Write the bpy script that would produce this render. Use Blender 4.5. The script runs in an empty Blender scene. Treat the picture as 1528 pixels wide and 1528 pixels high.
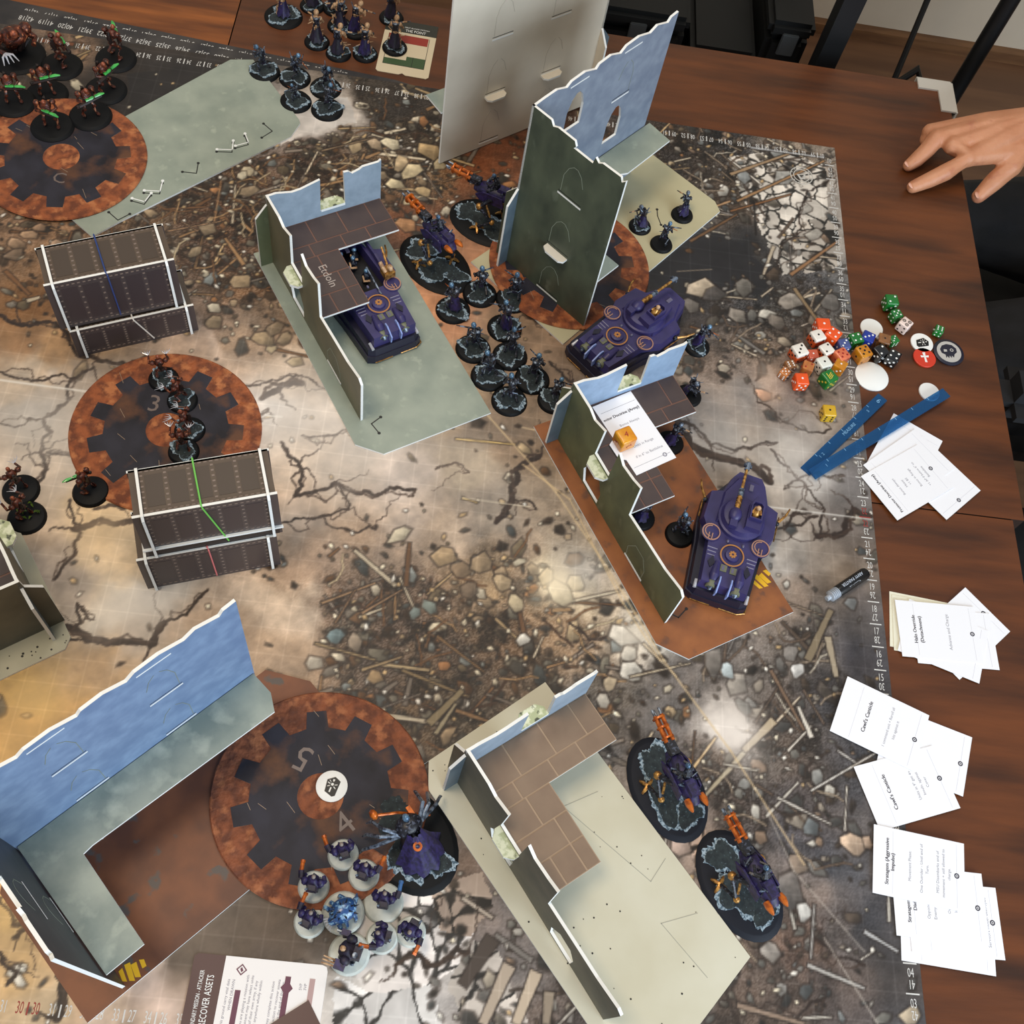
import bpy, bmesh, math, random
import numpy as np
from mathutils import Vector, Matrix, Euler
from mathutils.geometry import tessellate_polygon

U = 0.0254            # everything below is written in inches, origin at the near-left corner of the mat
TZ = 0.75             # height of the mat above the room floor, metres
R_ = math.radians
SC = bpy.context.scene
COL = SC.collection

# ------------------------------------------------------------------ camera, world, lamps, exposure
CAM = (40.65783, -0.83384, 39.31690)
ROT = ((0.98992653, 0.06557588, 0.12548013), (0.11667325, -0.87989952, -0.46061284), (0.08020481, 0.47061304, -0.87868683))
FPX = 1607.28
cd = bpy.data.cameras.new('camera'); cam = bpy.data.objects.new('camera', cd); COL.objects.link(cam)
cd.sensor_width = 36.0; cd.lens = 36.0*FPX/1528.0; cd.clip_start = 0.02; cd.clip_end = 60
m = Matrix.Identity(4)
for i in range(3):
    m[i][0] = ROT[0][i]; m[i][1] = -ROT[1][i]; m[i][2] = -ROT[2][i]
    m[i][3] = CAM[i]*U + (TZ if i == 2 else 0)
cam.matrix_world = m
SC.camera = cam
SC.view_settings.view_transform = 'Standard'; SC.view_settings.look = 'None'
SC.view_settings.gamma = 1; SC.view_settings.use_curve_mapping = False
SC.view_settings.exposure = 0.12
world = bpy.data.worlds.new('room_ambient'); SC.world = world; world.use_nodes = True
world.node_tree.nodes['Background'].inputs[0].default_value = (0.86, 0.93, 1.0, 1)
world.node_tree.nodes['Background'].inputs[1].default_value = 0.42

def W3(x, y, z): return Vector((x*U, y*U, z*U+TZ))
def area(name, loc, target, size, power, col):
    l = bpy.data.lights.new(name, 'AREA'); l.shape = 'RECTANGLE'; l.size, l.size_y = size; l.energy = power; l.color = col
    o = bpy.data.objects.new(name, l); COL.objects.link(o); o.location = W3(*loc)
    o.rotation_euler = (W3(*target)-W3(*loc)).to_track_quat('-Z', 'Y').to_euler(); return o
area('window_daylight', (112, -66, 40), (44, 20, 0), (2.2, 1.6), 88, (0.74, 0.87, 1.0))
area('ceiling_lamp', (18, 8, 82), (34, 20, 0), (0.55, 0.55), 17, (1.0, 0.80, 0.56))
area('ceiling_lamp', (40, 52, 88), (44, 26, 0), (0.9, 0.5), 10, (1.0, 0.90, 0.78))

def at(px, py, z=0.0):
    """survey: point of height z (inches over the mat) that stands at photograph pixel px, py"""
    a, b = (px-764)/FPX, (py-764)/FPX
    d = [ROT[0][i]*a+ROT[1][i]*b+ROT[2][i] for i in range(3)]
    s = (z-CAM[2])/d[2]
    return (CAM[0]+s*d[0], CAM[1]+s*d[1])
def at_dir(px, py, dx, dy, z=0.0):
    a, b = at(px, py, z), at(px+dx, py+dy, z)
    return math.atan2(b[1]-a[1], b[0]-a[0])

# ------------------------------------------------------------------ materials
def lin(c):
    return tuple((x/255/12.92 if x/255 <= .04045 else ((x/255+.055)/1.055)**2.4) for x in c)
MC = {}
def M(name, c, r=.6, metal=0., c2=None, scale=30., lo=.4, hi=.6, bump=0., detail=5., stretch=None, c3=None, scale3=8., lo3=.5, hi3=.7, coat=0., spec=.5, bscale=None):
    if name in MC: return MC[name]
    mt = bpy.data.materials.new(name); mt.use_nodes = True; nt = mt.node_tree; N = nt.nodes; Lk = nt.links
    b = N['Principled BSDF']; b.inputs['Base Color'].default_value = (*lin(c), 1)
    b.inputs['Roughness'].default_value = r; b.inputs['Metallic'].default_value = metal
    b.inputs['Specular IOR Level'].default_value = spec
    if coat: b.inputs['Coat Weight'].default_value = coat; b.inputs['Coat Roughness'].default_value = .12
    if c2 or bump:
        tc = N.new('ShaderNodeTexCoord'); src = tc.outputs['Object']
        if stretch:
            mp = N.new('ShaderNodeMapping'); mp.inputs['Scale'].default_value = stretch; Lk.new(src, mp.inputs['Vector']); src = mp.outputs['Vector']
        def noise(sc, l, h, dt=detail):
            n = N.new('ShaderNodeTexNoise'); n.inputs['Scale'].default_value = sc; n.inputs['Detail'].default_value = dt
            Lk.new(src, n.inputs['Vector'])
            q = N.new('ShaderNodeMapRange'); q.inputs['From Min'].default_value = l; q.inputs['From Max'].default_value = h
            Lk.new(n.outputs['Fac'], q.inputs['Value']); return n, q.outputs['Result']
        cur = None
        if c2:
            n, q = noise(scale, lo, hi)
            mx = N.new('ShaderNodeMix'); mx.data_type = 'RGBA'; Lk.new(q, mx.inputs['Factor'])
            mx.inputs['A'].default_value = (*lin(c), 1); mx.inputs['B'].default_value = (*lin(c2), 1); cur = mx.outputs['Result']
            if c3:
                n2, q2 = noise(scale3, lo3, hi3)
                m2 = N.new('ShaderNodeMix'); m2.data_type = 'RGBA'; Lk.new(q2, m2.inputs['Factor'])
                Lk.new(cur, m2.inputs['A']); m2.inputs['B'].default_value = (*lin(c3), 1); cur = m2.outputs['Result']
            Lk.new(cur, b.inputs['Base Color'])
        if bump:
            n, q = noise(bscale or scale, .3, .7)
            bp = N.new('ShaderNodeBump'); bp.inputs['Strength'].default_value = bump; bp.inputs['Distance'].default_value = .002
            Lk.new(q, bp.inputs['Height']); Lk.new(bp.outputs['Normal'], b.inputs['Normal'])
    MC[name] = mt; return mt

# ------------------------------------------------------------------ mesh helpers (inches in, metres out)
class MB:
    def __init__(s): s.v = []; s.f = []; s.m = []
    def add(s, vs, fs, mi=0, T=None):
        k = len(s.v)
        s.v += [tuple(T @ Vector(p)) if T else tuple(p) for p in vs]
        for f in fs: s.f.append(tuple(i+k for i in f)); s.m.append(mi)
    def box(s, c, d, mi=0, T=None, taper=1.0):
        x, y, z = d[0]/2, d[1]/2, d[2]/2
        vs = []
        for sz in (-1, 1):
            k = taper if sz > 0 else 1
            vs += [(c[0]+sx*x*k, c[1]+sy*y*k, c[2]+sz*z) for sx, sy in ((-1,-1),(1,-1),(1,1),(-1,1))]
        s.add(vs, [(3,2,1,0),(4,5,6,7),(0,1,5,4),(1,2,6,5),(2,3,7,6),(3,0,4,7)], mi, T)
    def prism(s, poly, z0, z1, mi=0, T=None, k=1.0, c=(0,0), mtop=None):
        n = len(poly)
        vs = [(x, y, z0) for x, y in poly]+[(c[0]+(x-c[0])*k, c[1]+(y-c[1])*k, z1) for x, y in poly]
        kk = len(s.v)
        s.add(vs, [tuple(range(n-1, -1, -1))]+[(i, (i+1) % n, n+(i+1) % n, n+i) for i in range(n)], mi, T)
        s.f.append(tuple(kk+n+i for i in range(n))); s.m.append(mi if mtop is None else mtop)
    def slab(s, rings, d0, d1, fm, m0=0, m1=0, me=0, T=None):
        """flat panel with holes: rings of 2D points, fm(p, d) -> 3D"""
        flat = [p for r in rings for p in r]
        tris = tessellate_polygon([[Vector((x, y, 0)) for x, y in r] for r in rings])
        n = len(flat)
        vs = [fm(p, d0) for p in flat]+[fm(p, d1) for p in flat]
        kk = len(s.v); s.add(vs, [], 0, T)
        for a, b, c in tris:
            A, B, C = flat[a], flat[b], flat[c]
            if (B[0]-A[0])*(C[1]-A[1])-(B[1]-A[1])*(C[0]-A[0]) < 0: b, c = c, b
            s.f.append((kk+a, kk+c, kk+b)); s.m.append(m0); s.f.append((kk+n+a, kk+n+b, kk+n+c)); s.m.append(m1)
        o = 0
        for r in rings:
            q = len(r)
            for i in range(q):
                a, b = kk+o+i, kk+o+(i+1) % q
                s.f.append((a, b, b+n, a+n)); s.m.append(me)
            o += q
    def tube(s, pts, rad, n=6, mi=0, T=None, sy=1.0):
        P = [Vector(p) for p in pts]; k = len(P)
        if not isinstance(rad, (list, tuple)): rad = [rad]*k
        ref = Vector((.13, .27, 1)).normalized(); vs = []
        for i in range(k):
            t = (P[min(i+1, k-1)]-P[max(i-1, 0)])
            t = t.normalized() if t.length > 1e-9 else Vector((0, 0, 1))
            a = t.cross(ref)
            if a.length < .05: a = t.cross(Vector((1, 0, .1)))
            a.normalize(); b = t.cross(a)
            for j in range(n):
                w = 2*math.pi*j/n; vs.append(P[i]+(a*math.cos(w)+b*math.sin(w)*sy)*rad[i])
        fs = [(i*n+j, i*n+(j+1) % n, (i+1)*n+(j+1) % n, (i+1)*n+j) for i in range(k-1) for j in range(n)]
        fs += [tuple(range(n-1, -1, -1)), tuple((k-1)*n+j for j in range(n))]
        s.add(vs, fs, mi, T)
    def blob(s, c, r, n=8, k=6, mi=0, T=None, rot=None):
        if not isinstance(r, (list, tuple)): r = (r, r, r)
        Mx = Euler(rot).to_matrix() if rot else None
        vs = []
        for i in range(1, k):
            a = math.pi*i/k
            for j in range(n):
                w = 2*math.pi*j/n; vs.append(Vector((r[0]*math.sin(a)*math.cos(w), r[1]*math.sin(a)*math.sin(w), r[2]*math.cos(a))))
        vs += [Vector((0, 0, r[2])), Vector((0, 0, -r[2]))]
        vs = [(Mx @ p if Mx else p)+Vector(c) for p in vs]
        fs = [(i*n+j, (i+1)*n+j, (i+1)*n+(j+1) % n, i*n+(j+1) % n) for i in range(k-2) for j in range(n)]
        t, b = len(vs)-2, len(vs)-1
        fs += [(t, j, (j+1) % n) for j in range(n)]+[(b, (k-2)*n+(j+1) % n, (k-2)*n+j) for j in range(n)]
        s.add(vs, fs, mi, T)
    def lathe(s, prof, n=16, mi=0, c=(0,0,0), T=None, mis=None, sx=1.0, sy=1.0):
        k = len(prof)
        vs = [(c[0]+r*math.cos(2*math.pi*j/n)*sx, c[1]+r*math.sin(2*math.pi*j/n)*sy, c[2]+z) for r, z in prof for j in range(n)]
        kk = len(s.v)
        s.add(vs, [], 0, T)
        for i in range(k-1):
            for j in range(n):
                s.f.append((kk+i*n+j, kk+i*n+(j+1) % n, kk+(i+1)*n+(j+1) % n, kk+(i+1)*n+j)); s.m.append(mis[i] if mis else mi)
        s.f.append(tuple(kk+j for j in range(n-1, -1, -1))); s.m.append(mis[0] if mis else mi)
        s.f.append(tuple(kk+(k-1)*n+j for j in range(n))); s.m.append(mis[-1] if mis else mi)
    def mesh(s, name, mats, smooth=False, fix=True):
        me = bpy.data.meshes.new(name)
        me.from_pydata([(x*U, y*U, z*U) for x, y, z in s.v], [], s.f)
        for q in (mats if isinstance(mats, (list, tuple)) else [mats]): me.materials.append(q)
        me.polygons.foreach_set('material_index', s.m)
        if fix:
            bm = bmesh.new(); bm.from_mesh(me); bmesh.ops.recalc_face_normals(bm, faces=bm.faces); bm.to_mesh(me); bm.free()
        if smooth:
            me.polygons.foreach_set('use_smooth', [True]*len(me.polygons))
            if smooth != 'all': me.set_sharp_from_angle(angle=R_(40))
        me.update(); return me
    def obj(s, name, mats, parent=None, smooth=False, loc=None, rz=0, fix=True):
        o = bpy.data.objects.new(name, s.mesh(name, mats, smooth, fix)); COL.objects.link(o)
        if parent: o.parent = parent
        if loc is not None: o.location = W3(*loc) if not parent else Vector(loc)*U
        if rz: o.rotation_euler = (0, 0, rz)
        return o
def tag(o, label, cat, group=None, kind=None):
    o['label'] = label; o['category'] = cat
    if group: o['group'] = group
    if kind: o['kind'] = kind
    return o
def thing(name, label, cat, loc, rz=0., group=None):
    o = bpy.data.objects.new(name, None); COL.objects.link(o); o.empty_display_size = .02
    o.location = W3(*loc); o.rotation_euler = (0, 0, rz); return tag(o, label, cat, group)
def struct(o): o['kind'] = 'structure'; return o
def copy_tree(root, loc=None, rz=None, label=None, group=None):
    def cp(o, par):
        c = o.copy(); COL.objects.link(c)
        if par: c.parent = par
        for ch in KIDS.get(o.name, ()): cp(ch, c)
        return c
    KIDS = {}
    for o in bpy.data.objects:
        if o.parent: KIDS.setdefault(o.parent.name, []).append(o)
    r = cp(root, None)
    if loc: r.location = W3(*loc)
    if rz is not None: r.rotation_euler = (0, 0, rz)
    if label: r['label'] = label
    if group: r['group'] = group
    return r
XY = lambda p, d: (p[0], p[1], d)
TXC = {}
def glyphs(txt, size=1.0, align='CENTER', sx=1.0):
    """flat letter outlines -> (verts2d, faces); the built-in font"""
    key = (txt, align)
    if key not in TXC:
        cu = bpy.data.curves.new('t', 'FONT'); cu.body = txt; cu.size = 1; cu.align_x = align; cu.align_y = 'CENTER'; cu.resolution_u = 2
        o = bpy.data.objects.new('t', cu); COL.objects.link(o)
        bpy.context.view_layer.update()
        me = o.evaluated_get(bpy.context.evaluated_depsgraph_get()).to_mesh()
        TXC[key] = ([(v.co.x, v.co.y) for v in me.vertices], [tuple(p.vertices) for p in me.polygons])
        o.to_mesh_clear(); bpy.data.objects.remove(o); bpy.data.curves.remove(cu)
    v, f = TXC[key]
    return [(x*size*sx, y*size) for x, y in v], f
def write(mb, txt, x, y, z, size, rot=0., align='CENTER', sx=1.0, mi=0, T=None):
    v, f = glyphs(txt, size, align, sx); c, s = math.cos(rot), math.sin(rot)
    mb.add([(x+a*c-b*s, y+a*s+b*c, z) for a, b in v], f, mi, T)
def ring(r, n=24, c=(0,0), ph=0., ry=None):
    return [(c[0]+r*math.cos(ph+2*math.pi*i/n), c[1]+(ry or r)*math.sin(ph+2*math.pi*i/n)) for i in range(n)]
def rough_ring(r, seed, n=26, amp=.14, ry=None):
    q = random.Random(seed); a = [q.uniform(0, 6.28) for _ in range(3)]
    o = []
    for i in range(n):
        t = 2*math.pi*i/n; k = 1+amp*math.sin(2*t+a[0])+amp*.7*math.sin(3*t+a[1])+amp*.5*math.sin(5*t+a[2])+q.uniform(-.05, .05)
        o.append((r*k*math.cos(t), (ry or r)*k*math.sin(t)))
    return o
# ------------------------------------------------------------------ room shell
FLZ = -29.5
wood_floor = M('floor_wood', (116, 82, 56), .5, c2=(92, 62, 42), scale=2.2, stretch=(.6, 7, 1), c3=(95, 66, 44), scale3=1.2)
def quadbox(name, x0, x1, y0, y1, z0, z1, mt, parent=None):
    b = MB(); b.box(((x0+x1)/2, (y0+y1)/2, 0), (x1-x0, y1-y0, z1-z0)); return b.obj(name, mt, parent, loc=(0, 0, (z0+z1)/2) if not parent else None)
fl = struct(quadbox('floor', -60, 150, -75, 97, FLZ-1, FLZ, wood_floor))
wall_m = M('wall_plaster', (205, 192, 172), .85, c2=(196, 182, 162), scale=3, bump=.05, bscale=60)
struct(quadbox('wall_far', -60, 150, 95, 98, FLZ, 70, wall_m))
struct(quadbox('wall_right', 150, 153, -75, 98, FLZ, 70, wall_m))
struct(quadbox('baseboard_far', -60, 150, 94, 95, FLZ, FLZ+1.1, M('base_wood', (120, 84, 52), .5, c2=(98, 66, 40), scale=6, stretch=(1, 8, 8))))
struct(quadbox('baseboard_right', 149, 150, -75, 94, FLZ, FLZ+1.1, MC['base_wood']))

# ------------------------------------------------------------------ tables
TT = -0.09
wood = M('table_laminate', (108, 58, 25), .38, c2=(74, 39, 17), scale=5.5, lo=.3, hi=.68, detail=12, stretch=(1.0, 7, 1), c3=(40, 23, 13), scale3=2.6, lo3=.54, hi3=.76, bump=.08, bscale=16)
wood2 = M('table_laminate_light', (148, 84, 36), .36, c2=(92, 48, 20), scale=5.5, lo=.34, hi=.64, detail=12, stretch=(1.0, 9, 1), c3=(56, 30, 16), scale3=3.4, lo3=.55, hi3=.74, bump=.05, bscale=14)
blk = M('black_metal', (14, 14, 15), .45)
edge_m = M('table_edge', (40, 24, 16), .5)
def table(x0, x1, y0, y1, mt, label, legs):
    t = thing('table', label, 'table', ((x0+x1)/2, (y0+y1)/2, TT))
    w, d = (x1-x0)/2, (y1-y0)/2
    b = MB(); b.prism([(-w, -d), (w, -d), (w, d), (-w, d)], -.9, 0, 1, mtop=0); o = b.obj('table_top', [mt, edge_m], t)
    for lx, ly in legs:
        b = MB(); b.box((lx*(w-1.5), ly*(d-1.5), (FLZ-TT-.9)/2-.45), (1.2, 1.2, -(FLZ-TT)-.9)); b.obj('leg', blk, t)
    b = MB(); b.box((0, d-1.5, -2), (2*w-4, 1, 1.6)); b.box((0, -d+1.5, -2), (2*w-4, 1, 1.6)); b.obj('apron', blk, t)
    return t
C4 = ((-1,-1),(1,-1),(1,1),(-1,1))
t1 = table(27.9, 67.1, 22.86, 50.7, wood, 'dark rustic wood table top at upper right with the hand resting on it', C4)
t2 = table(27.9, 66.55, -3.5, 22.80, wood, 'dark rustic wood table top at lower right under the white card stacks', C4)
t3 = table(-12, 27.84, 22.86, 50.7, wood2, 'orange-brown wood table top showing in the upper left corner', C4)
t4 = table(-12, 27.84, -3.5, 22.80, wood2, 'wood table wholly under the mat at lower left', C4)
clear = M('clear_plastic', (205, 200, 190), .25)
for (x, y, rz, lb) in ((67.25, 50.85, math.pi, 'clear plastic corner guard on the far right table corner'),):
    g = MB(); g.slab([[(-.1, -.1), (1.9, -.1), (1.9, .7), (.75, .7), (.75, 2.3), (-.1, 2.3)]], 0, .1, XY)
    g.box((.9, -.16, -.45), (2.0, .1, 1.0)); g.box((-.16, 1.1, -.45), (.1, 2.4, 1.0))
    tag(g.obj('corner_guard', clear, None, loc=(x, y, TT), rz=rz), lb, 'corner guard')

# ------------------------------------------------------------------ the printed mats
mat_side = M('mat_rubber', (22, 22, 24), .8)
numer = M('numeral_ink', (206, 204, 200), .6)
numred = M('numeral_red', (150, 52, 46), .6)
under_m = M('under_mat_print', (62, 58, 56), .55, c2=(40, 38, 40), scale=18, c3=(92, 84, 76), scale3=7, lo3=.55)
for i, (ya, yb, z) in enumerate(((45.02, 46.18, -.06), (44.42, 45.52, -.03))):
    # two more mats lie under the top one, turned a little; only a strip of each shows
    lx = lambda x: ya+ (x-17.5)*0
    pts = [(10, 30), (46, 30), (46, ya-2.4 if i == 0 else 43.6), (36.5, 44.62-.25*i), (10, 46.75-.62*i)]
    b = MB(); b.prism(pts, z-.03, z, 1, mtop=0); o = b.obj('under_mat', [under_m, mat_side], None, loc=(0, 0, 0))
    tag(o, ('lowest grey printed mat, its numbered strip next to the wood' if i == 0 else 'middle grey printed mat, its numbered strip between the other two'), 'gaming mat')
    b = MB(); sl = -.0725
    for k in range(16, 33):
        x = k*.985+2.2 if i == 0 else k*.985+2.1
        y = (45.56 if i == 0 else 44.98)+(x-18.6)*sl*(.98 if i == 0 else 1.0)
        if i == 1 and x > 29.5: break
        if x > 36: break
        write(b, '%d|%d' % (58-k, k+2), x, y, z+.004, .46, math.pi+math.atan(sl), sx=.72)
    b.obj('numerals', numer, o)['kind'] = 'stuff'

GS = .055; X0, X1, Y0, Y1 = 11.0, 60.0, -.4, 44.35
def paint_mat():
    rs = np.random.RandomState(7); rnd = random.Random(7)
    nx, ny = int((X1-X0)/GS)+1, int((Y1-Y0)/GS)+1
    xs = np.linspace(X0, X1, nx); ys = np.linspace(Y0, Y1, ny); hx, hy = xs[1]-xs[0], ys[1]-ys[0]
    GX, GY = np.meshgrid(xs, ys)
    def vnoise(freq, seed, octv=4):
        out = np.zeros((ny, nx)); amp = 1; tot = 0; q = np.random.RandomState(seed)
        for o in range(octv):
            n = 1+int(70*freq); g = q.rand(n+3, n+3)
            u = (GX/70.0*freq*1.0) % 1*0 + (GX-X0)*freq; v = (GY-Y0)*freq
            iu = u.astype(int); iv = v.astype(int); fu = u-iu; fv = v-iv
            fu = fu*fu*(3-2*fu); fv = fv*fv*(3-2*fv); iu %= n+1; iv %= n+1
            out += amp*((g[iv, iu]*(1-fu)+g[iv, iu+1]*fu)*(1-fv)+(g[iv+1, iu]*(1-fu)+g[iv+1, iu+1]*fu)*fv)
            tot += amp; amp *= .55; freq *= 2.1
            if freq*GS > .9: break
        return out/tot
    P = np.array([(a[0], a[1]) for a in PRINT], float); Cc = np.array([a[2] for a in PRINT], float); D = np.array([a[3] for a in PRINT])
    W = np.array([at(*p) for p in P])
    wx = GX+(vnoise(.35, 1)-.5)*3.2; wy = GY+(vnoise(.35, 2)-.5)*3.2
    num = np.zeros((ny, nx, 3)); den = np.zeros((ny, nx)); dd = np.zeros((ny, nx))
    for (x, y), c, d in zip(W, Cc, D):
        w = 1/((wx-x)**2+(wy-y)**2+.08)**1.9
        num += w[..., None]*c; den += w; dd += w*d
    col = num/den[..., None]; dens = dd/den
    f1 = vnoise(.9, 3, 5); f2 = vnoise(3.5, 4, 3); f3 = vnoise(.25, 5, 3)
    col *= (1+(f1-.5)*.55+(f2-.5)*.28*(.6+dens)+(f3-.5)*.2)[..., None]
    col[..., 0] += (f3-.5)*16; col[..., 2] -= (f3-.5)*18
    # gritty speckle where the print shows rubble
    g = rs.rand(ny, nx); col += ((g-.5)*70*np.clip(dens, 0, 1)**1.2)[..., None]
    dark = np.clip((vnoise(1.6, 9, 4)-.50)*6, 0, 1)*np.clip(dens*1.3-.25, 0, 1)
    col = col*(1-.62*dark[..., None])
    ix = lambda x: (x-X0)/hx; iy = lambda y: (y-Y0)/hy
    def window(x0, x1, y0, y1):
        a, b = max(0, int(ix(x0))), min(nx, int(ix(x1))+2); c, d = max(0, int(iy(y0))), min(ny, int(iy(y1))+2)
        return (slice(c, d), slice(a, b)) if b > a and d > c else None
    def put(sl, al, c): col[sl] = col[sl]*(1-al[..., None])+al[..., None]*c
    def stone(x, y, r, c, ell=1.0, th=0., seed=0, outline=.5, crack=False):
        sl = window(x-r*1.7*max(ell, 1), x+r*1.7*max(ell, 1), y-r*1.7*max(ell, 1), y+r*1.7*max(ell, 1))
        if not sl: return
        q = random.Random(seed); px_, py_ = GX[sl]-x, GY[sl]-y
        u = (px_*math.cos(th)+py_*math.sin(th))/ell; v = -px_*math.sin(th)+py_*math.cos(th)
        an = np.arctan2(v, u); rad = np.hypot(u, v)
        # angular chip: distance to a random convex-ish polygon
        k = q.randint(5, 8); d = np.full(rad.shape, -9.)
        for i in range(k):
            t = 2*math.pi*(i+q.uniform(-.3, .3))/k; d = np.maximum(d, u*math.cos(t)+v*math.sin(t)-r*q.uniform(.65, 1.0))
        al = np.clip(.5-d/(hx*1.2), 0, 1); ol = np.clip(.5-(d-.05-.06*r)/(hx*1.2), 0, 1)*outline
        put(sl, ol, np.array([38, 30, 25.]))
        sh = np.clip(.5+(-px_*.7+py_*.7)/(2.4*r), 0, 1)
        cc = np.array(c)*(.72+.5*sh[..., None])*(1+(f2[sl]-.5)*.5)[..., None]
        col[sl] = col[sl]*(1-al[..., None])+al[..., None]*cc
    def stick(x0, y0, x1, y1, w, c, outline=.6):
        sl = window(min(x0, x1)-.3, max(x0, x1)+.3, min(y0, y1)-.3, max(y0, y1)+.3)
        if not sl: return
        dx, dy = x1-x0, y1-y0; L2 = dx*dx+dy*dy+1e-9
        t = np.clip(((GX[sl]-x0)*dx+(GY[sl]-y0)*dy)/L2, 0, 1)
        tt = ((GX[sl]-x0)*dx+(GY[sl]-y0)*dy)/L2; L_ = L2**.5; pd = np.abs((GX[sl]-x0)*dy-(GY[sl]-y0)*dx)/L_+(f2[sl]-.5)*.05; d = np.maximum(pd-w*(1-.35*t), np.maximum(-tt, tt-1)*L_)
        put(sl, np.clip(.5-(d-.05)/(hx*1.2), 0, 1)*outline, np.array([34, 26, 22.]))
        put(sl, np.clip(.5-d/(hx*1.1), 0, 1), np.array(c)*(.85+.3*rnd.random()))
    def line(pts, w, c, a=1., jit=0., taper=False):
        pts = list(pts)
        if jit:
            for _ in range(4):
                o = [pts[0]]
                for p, q in zip(pts, pts[1:]):
                    L = math.hypot(q[0]-p[0], q[1]-p[1]); o.append(((p[0]+q[0])/2+rnd.gauss(0, jit*L), (p[1]+q[1])/2+rnd.gauss(0, jit*L))); o.append(q)
                pts = o
        for i, (p, q) in enumerate(zip(pts, pts[1:])):
            ww = w*(1-.8*i/len(pts)) if taper else w
            if jit: ww *= rnd.uniform(.6, 1.35)
            sl = window(min(p[0], q[0])-.3, max(p[0], q[0])+.3, min(p[1], q[1])-.3, max(p[1], q[1])+.3)
            if not sl: continue
            dx, dy = q[0]-p[0], q[1]-p[1]; t = np.clip(((GX[sl]-p[0])*dx+(GY[sl]-p[1])*dy)/(dx*dx+dy*dy+1e-9), 0, 1)
            d = np.hypot(GX[sl]-p[0]-t*dx, GY[sl]-p[1]-t*dy)-ww
            put(sl, np.clip(.5-d/(hx*1.3), 0, 1)*a, np.array(c, float))
    # broken pale slabs: a polygon of plaster split by dark joints
    for poly, c, nb in SLABS:
        pw = [at(*p) for p in poly]; mx = [p[0] for p in pw]; my = [p[1] for p in pw]
        sl = window(min(mx)-.2, max(mx)+.2, min(my)-.2, max(my)+.2); gx, gy = GX[sl]+(f2[sl]-.5)*.25, GY[sl]+(f1[sl]-.5)*.35
        ins = np.zeros(gx.shape, bool)
        for i in range(len(pw)):
            (xa, ya), (xb, yb) = pw[i], pw[i-1]
            cnd = ((ya > gy) != (yb > gy)) & (gx < (xb-xa)*(gy-ya)/((yb-ya) or 1e-9)+xa); ins ^= cnd
        a1 = np.full(gx.shape, 9e9); a2 = a1.copy(); idn = np.zeros(gx.shape, int)
        for k in range(nb):
            x, y = rnd.uniform(min(mx), max(mx)), rnd.uniform(min(my), max(my)); d = np.hypot(gx-x, gy-y)
            nw = d < a1; a2 = np.where(nw, a1, np.minimum(a2, d)); idn = np.where(nw, k, idn); a1 = np.minimum(a1, d)
        tone = np.array([rnd.uniform(.86, 1.1) for _ in range(nb)])[idn]
        jn = np.clip((a2-a1-.03)/.09, .22, 1) if nb > 1 else np.ones(gx.shape)
        cc = np.array(c)*(tone*jn*(1+(f1[sl]-.5)*.4))[..., None]
        col[sl] = np.where(ins[..., None], cc, col[sl])
    PAL = [(196, 170, 132), (170, 146, 116), (150, 140, 126), (120, 110, 98), (205, 192, 168), (112, 84, 60), (92, 74, 58), (134, 138, 134), (170, 120, 78), (222, 208, 180)]
    def dens_at(x, y): return dens[min(ny-1, max(0, int(iy(y)))), min(nx-1, max(0, int(ix(x))))]
    n = 0
    for i in range(24000):
        x, y = rnd.uniform(13, 60), rnd.uniform(0, 44.3); d = dens_at(x, y)
        if rnd.random() > d**1.5: continue
        r = .045+.25*rnd.random()**5
        c = np.array(rnd.choice(PAL)); c = c*(.5 if rnd.random() < .6 else .88)
        if x > 52 or y < 9: c = c*.5+c.mean()*.5
        stone(x, y, r, c, rnd.uniform(.8, 2.1), rnd.uniform(0, 3.2), i, .6); n += 1
    for i in range(1500):
        x, y = rnd.uniform(13, 60), rnd.uniform(0, 44.3); d = dens_at(x, y)
        if rnd.random() > (d-.15)*1.1: continue
        L = rnd.uniform(.4, 2.4); t = rnd.gauss(.5, .7) if rnd.random() < .7 else rnd.uniform(0, 3.1)
        c = rnd.choice([(198, 168, 124), (150, 116, 80), (110, 78, 52), (205, 190, 164), (128, 116, 104)])
        if x > 52 or y < 9: c = np.array(c)*.5+np.mean(c)*.5
        stick(x, y, x+L*math.cos(t), y+L*math.sin(t), rnd.choice([.03, .04, .05, .09]), c, .7)
    for i in range(1500):   # thin bent twigs and wire
        x, y = rnd.uniform(13, 60), rnd.uniform(0, 44.3); d = dens_at(x, y)
        if rnd.random() > (d-.3)*1.3: continue
        t = rnd.uniform(0, 6.3); pts = [(x, y)]
        for k in range(5): t += rnd.gauss(0, .4); x += .3*math.cos(t); y += .3*math.sin(t); pts.append((x, y))
        c = rnd.choice([(176, 140, 98), (120, 84, 54), (206, 186, 150), (70, 48, 34)])
        if pts[0][0] > 52 or pts[0][1] < 9: c = np.array(c)*.5+np.mean(c)*.5
        line(pts, .055, (34, 26, 22), .55); line(pts, .03, c, .95)
    for i in range(2600):   # light chips and grit
        x, y = rnd.uniform(13, 60), rnd.uniform(0, 44.3); d = dens_at(x, y)
        if rnd.random() > .05+d: continue
        stone(x, y, rnd.uniform(.035, .09), rnd.choice([(228, 216, 190), (236, 230, 218), (190, 160, 116)]), rnd.uniform(1, 2), rnd.uniform(0, 3), i, .5)
    for px_, py_, r, c in BIGSTONES:
        x, y = at(px_, py_); stone(x, y, r*.75, np.array(c)*.88, rnd.uniform(1, 1.5), rnd.uniform(0, 3), int(px_), .55)
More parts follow.
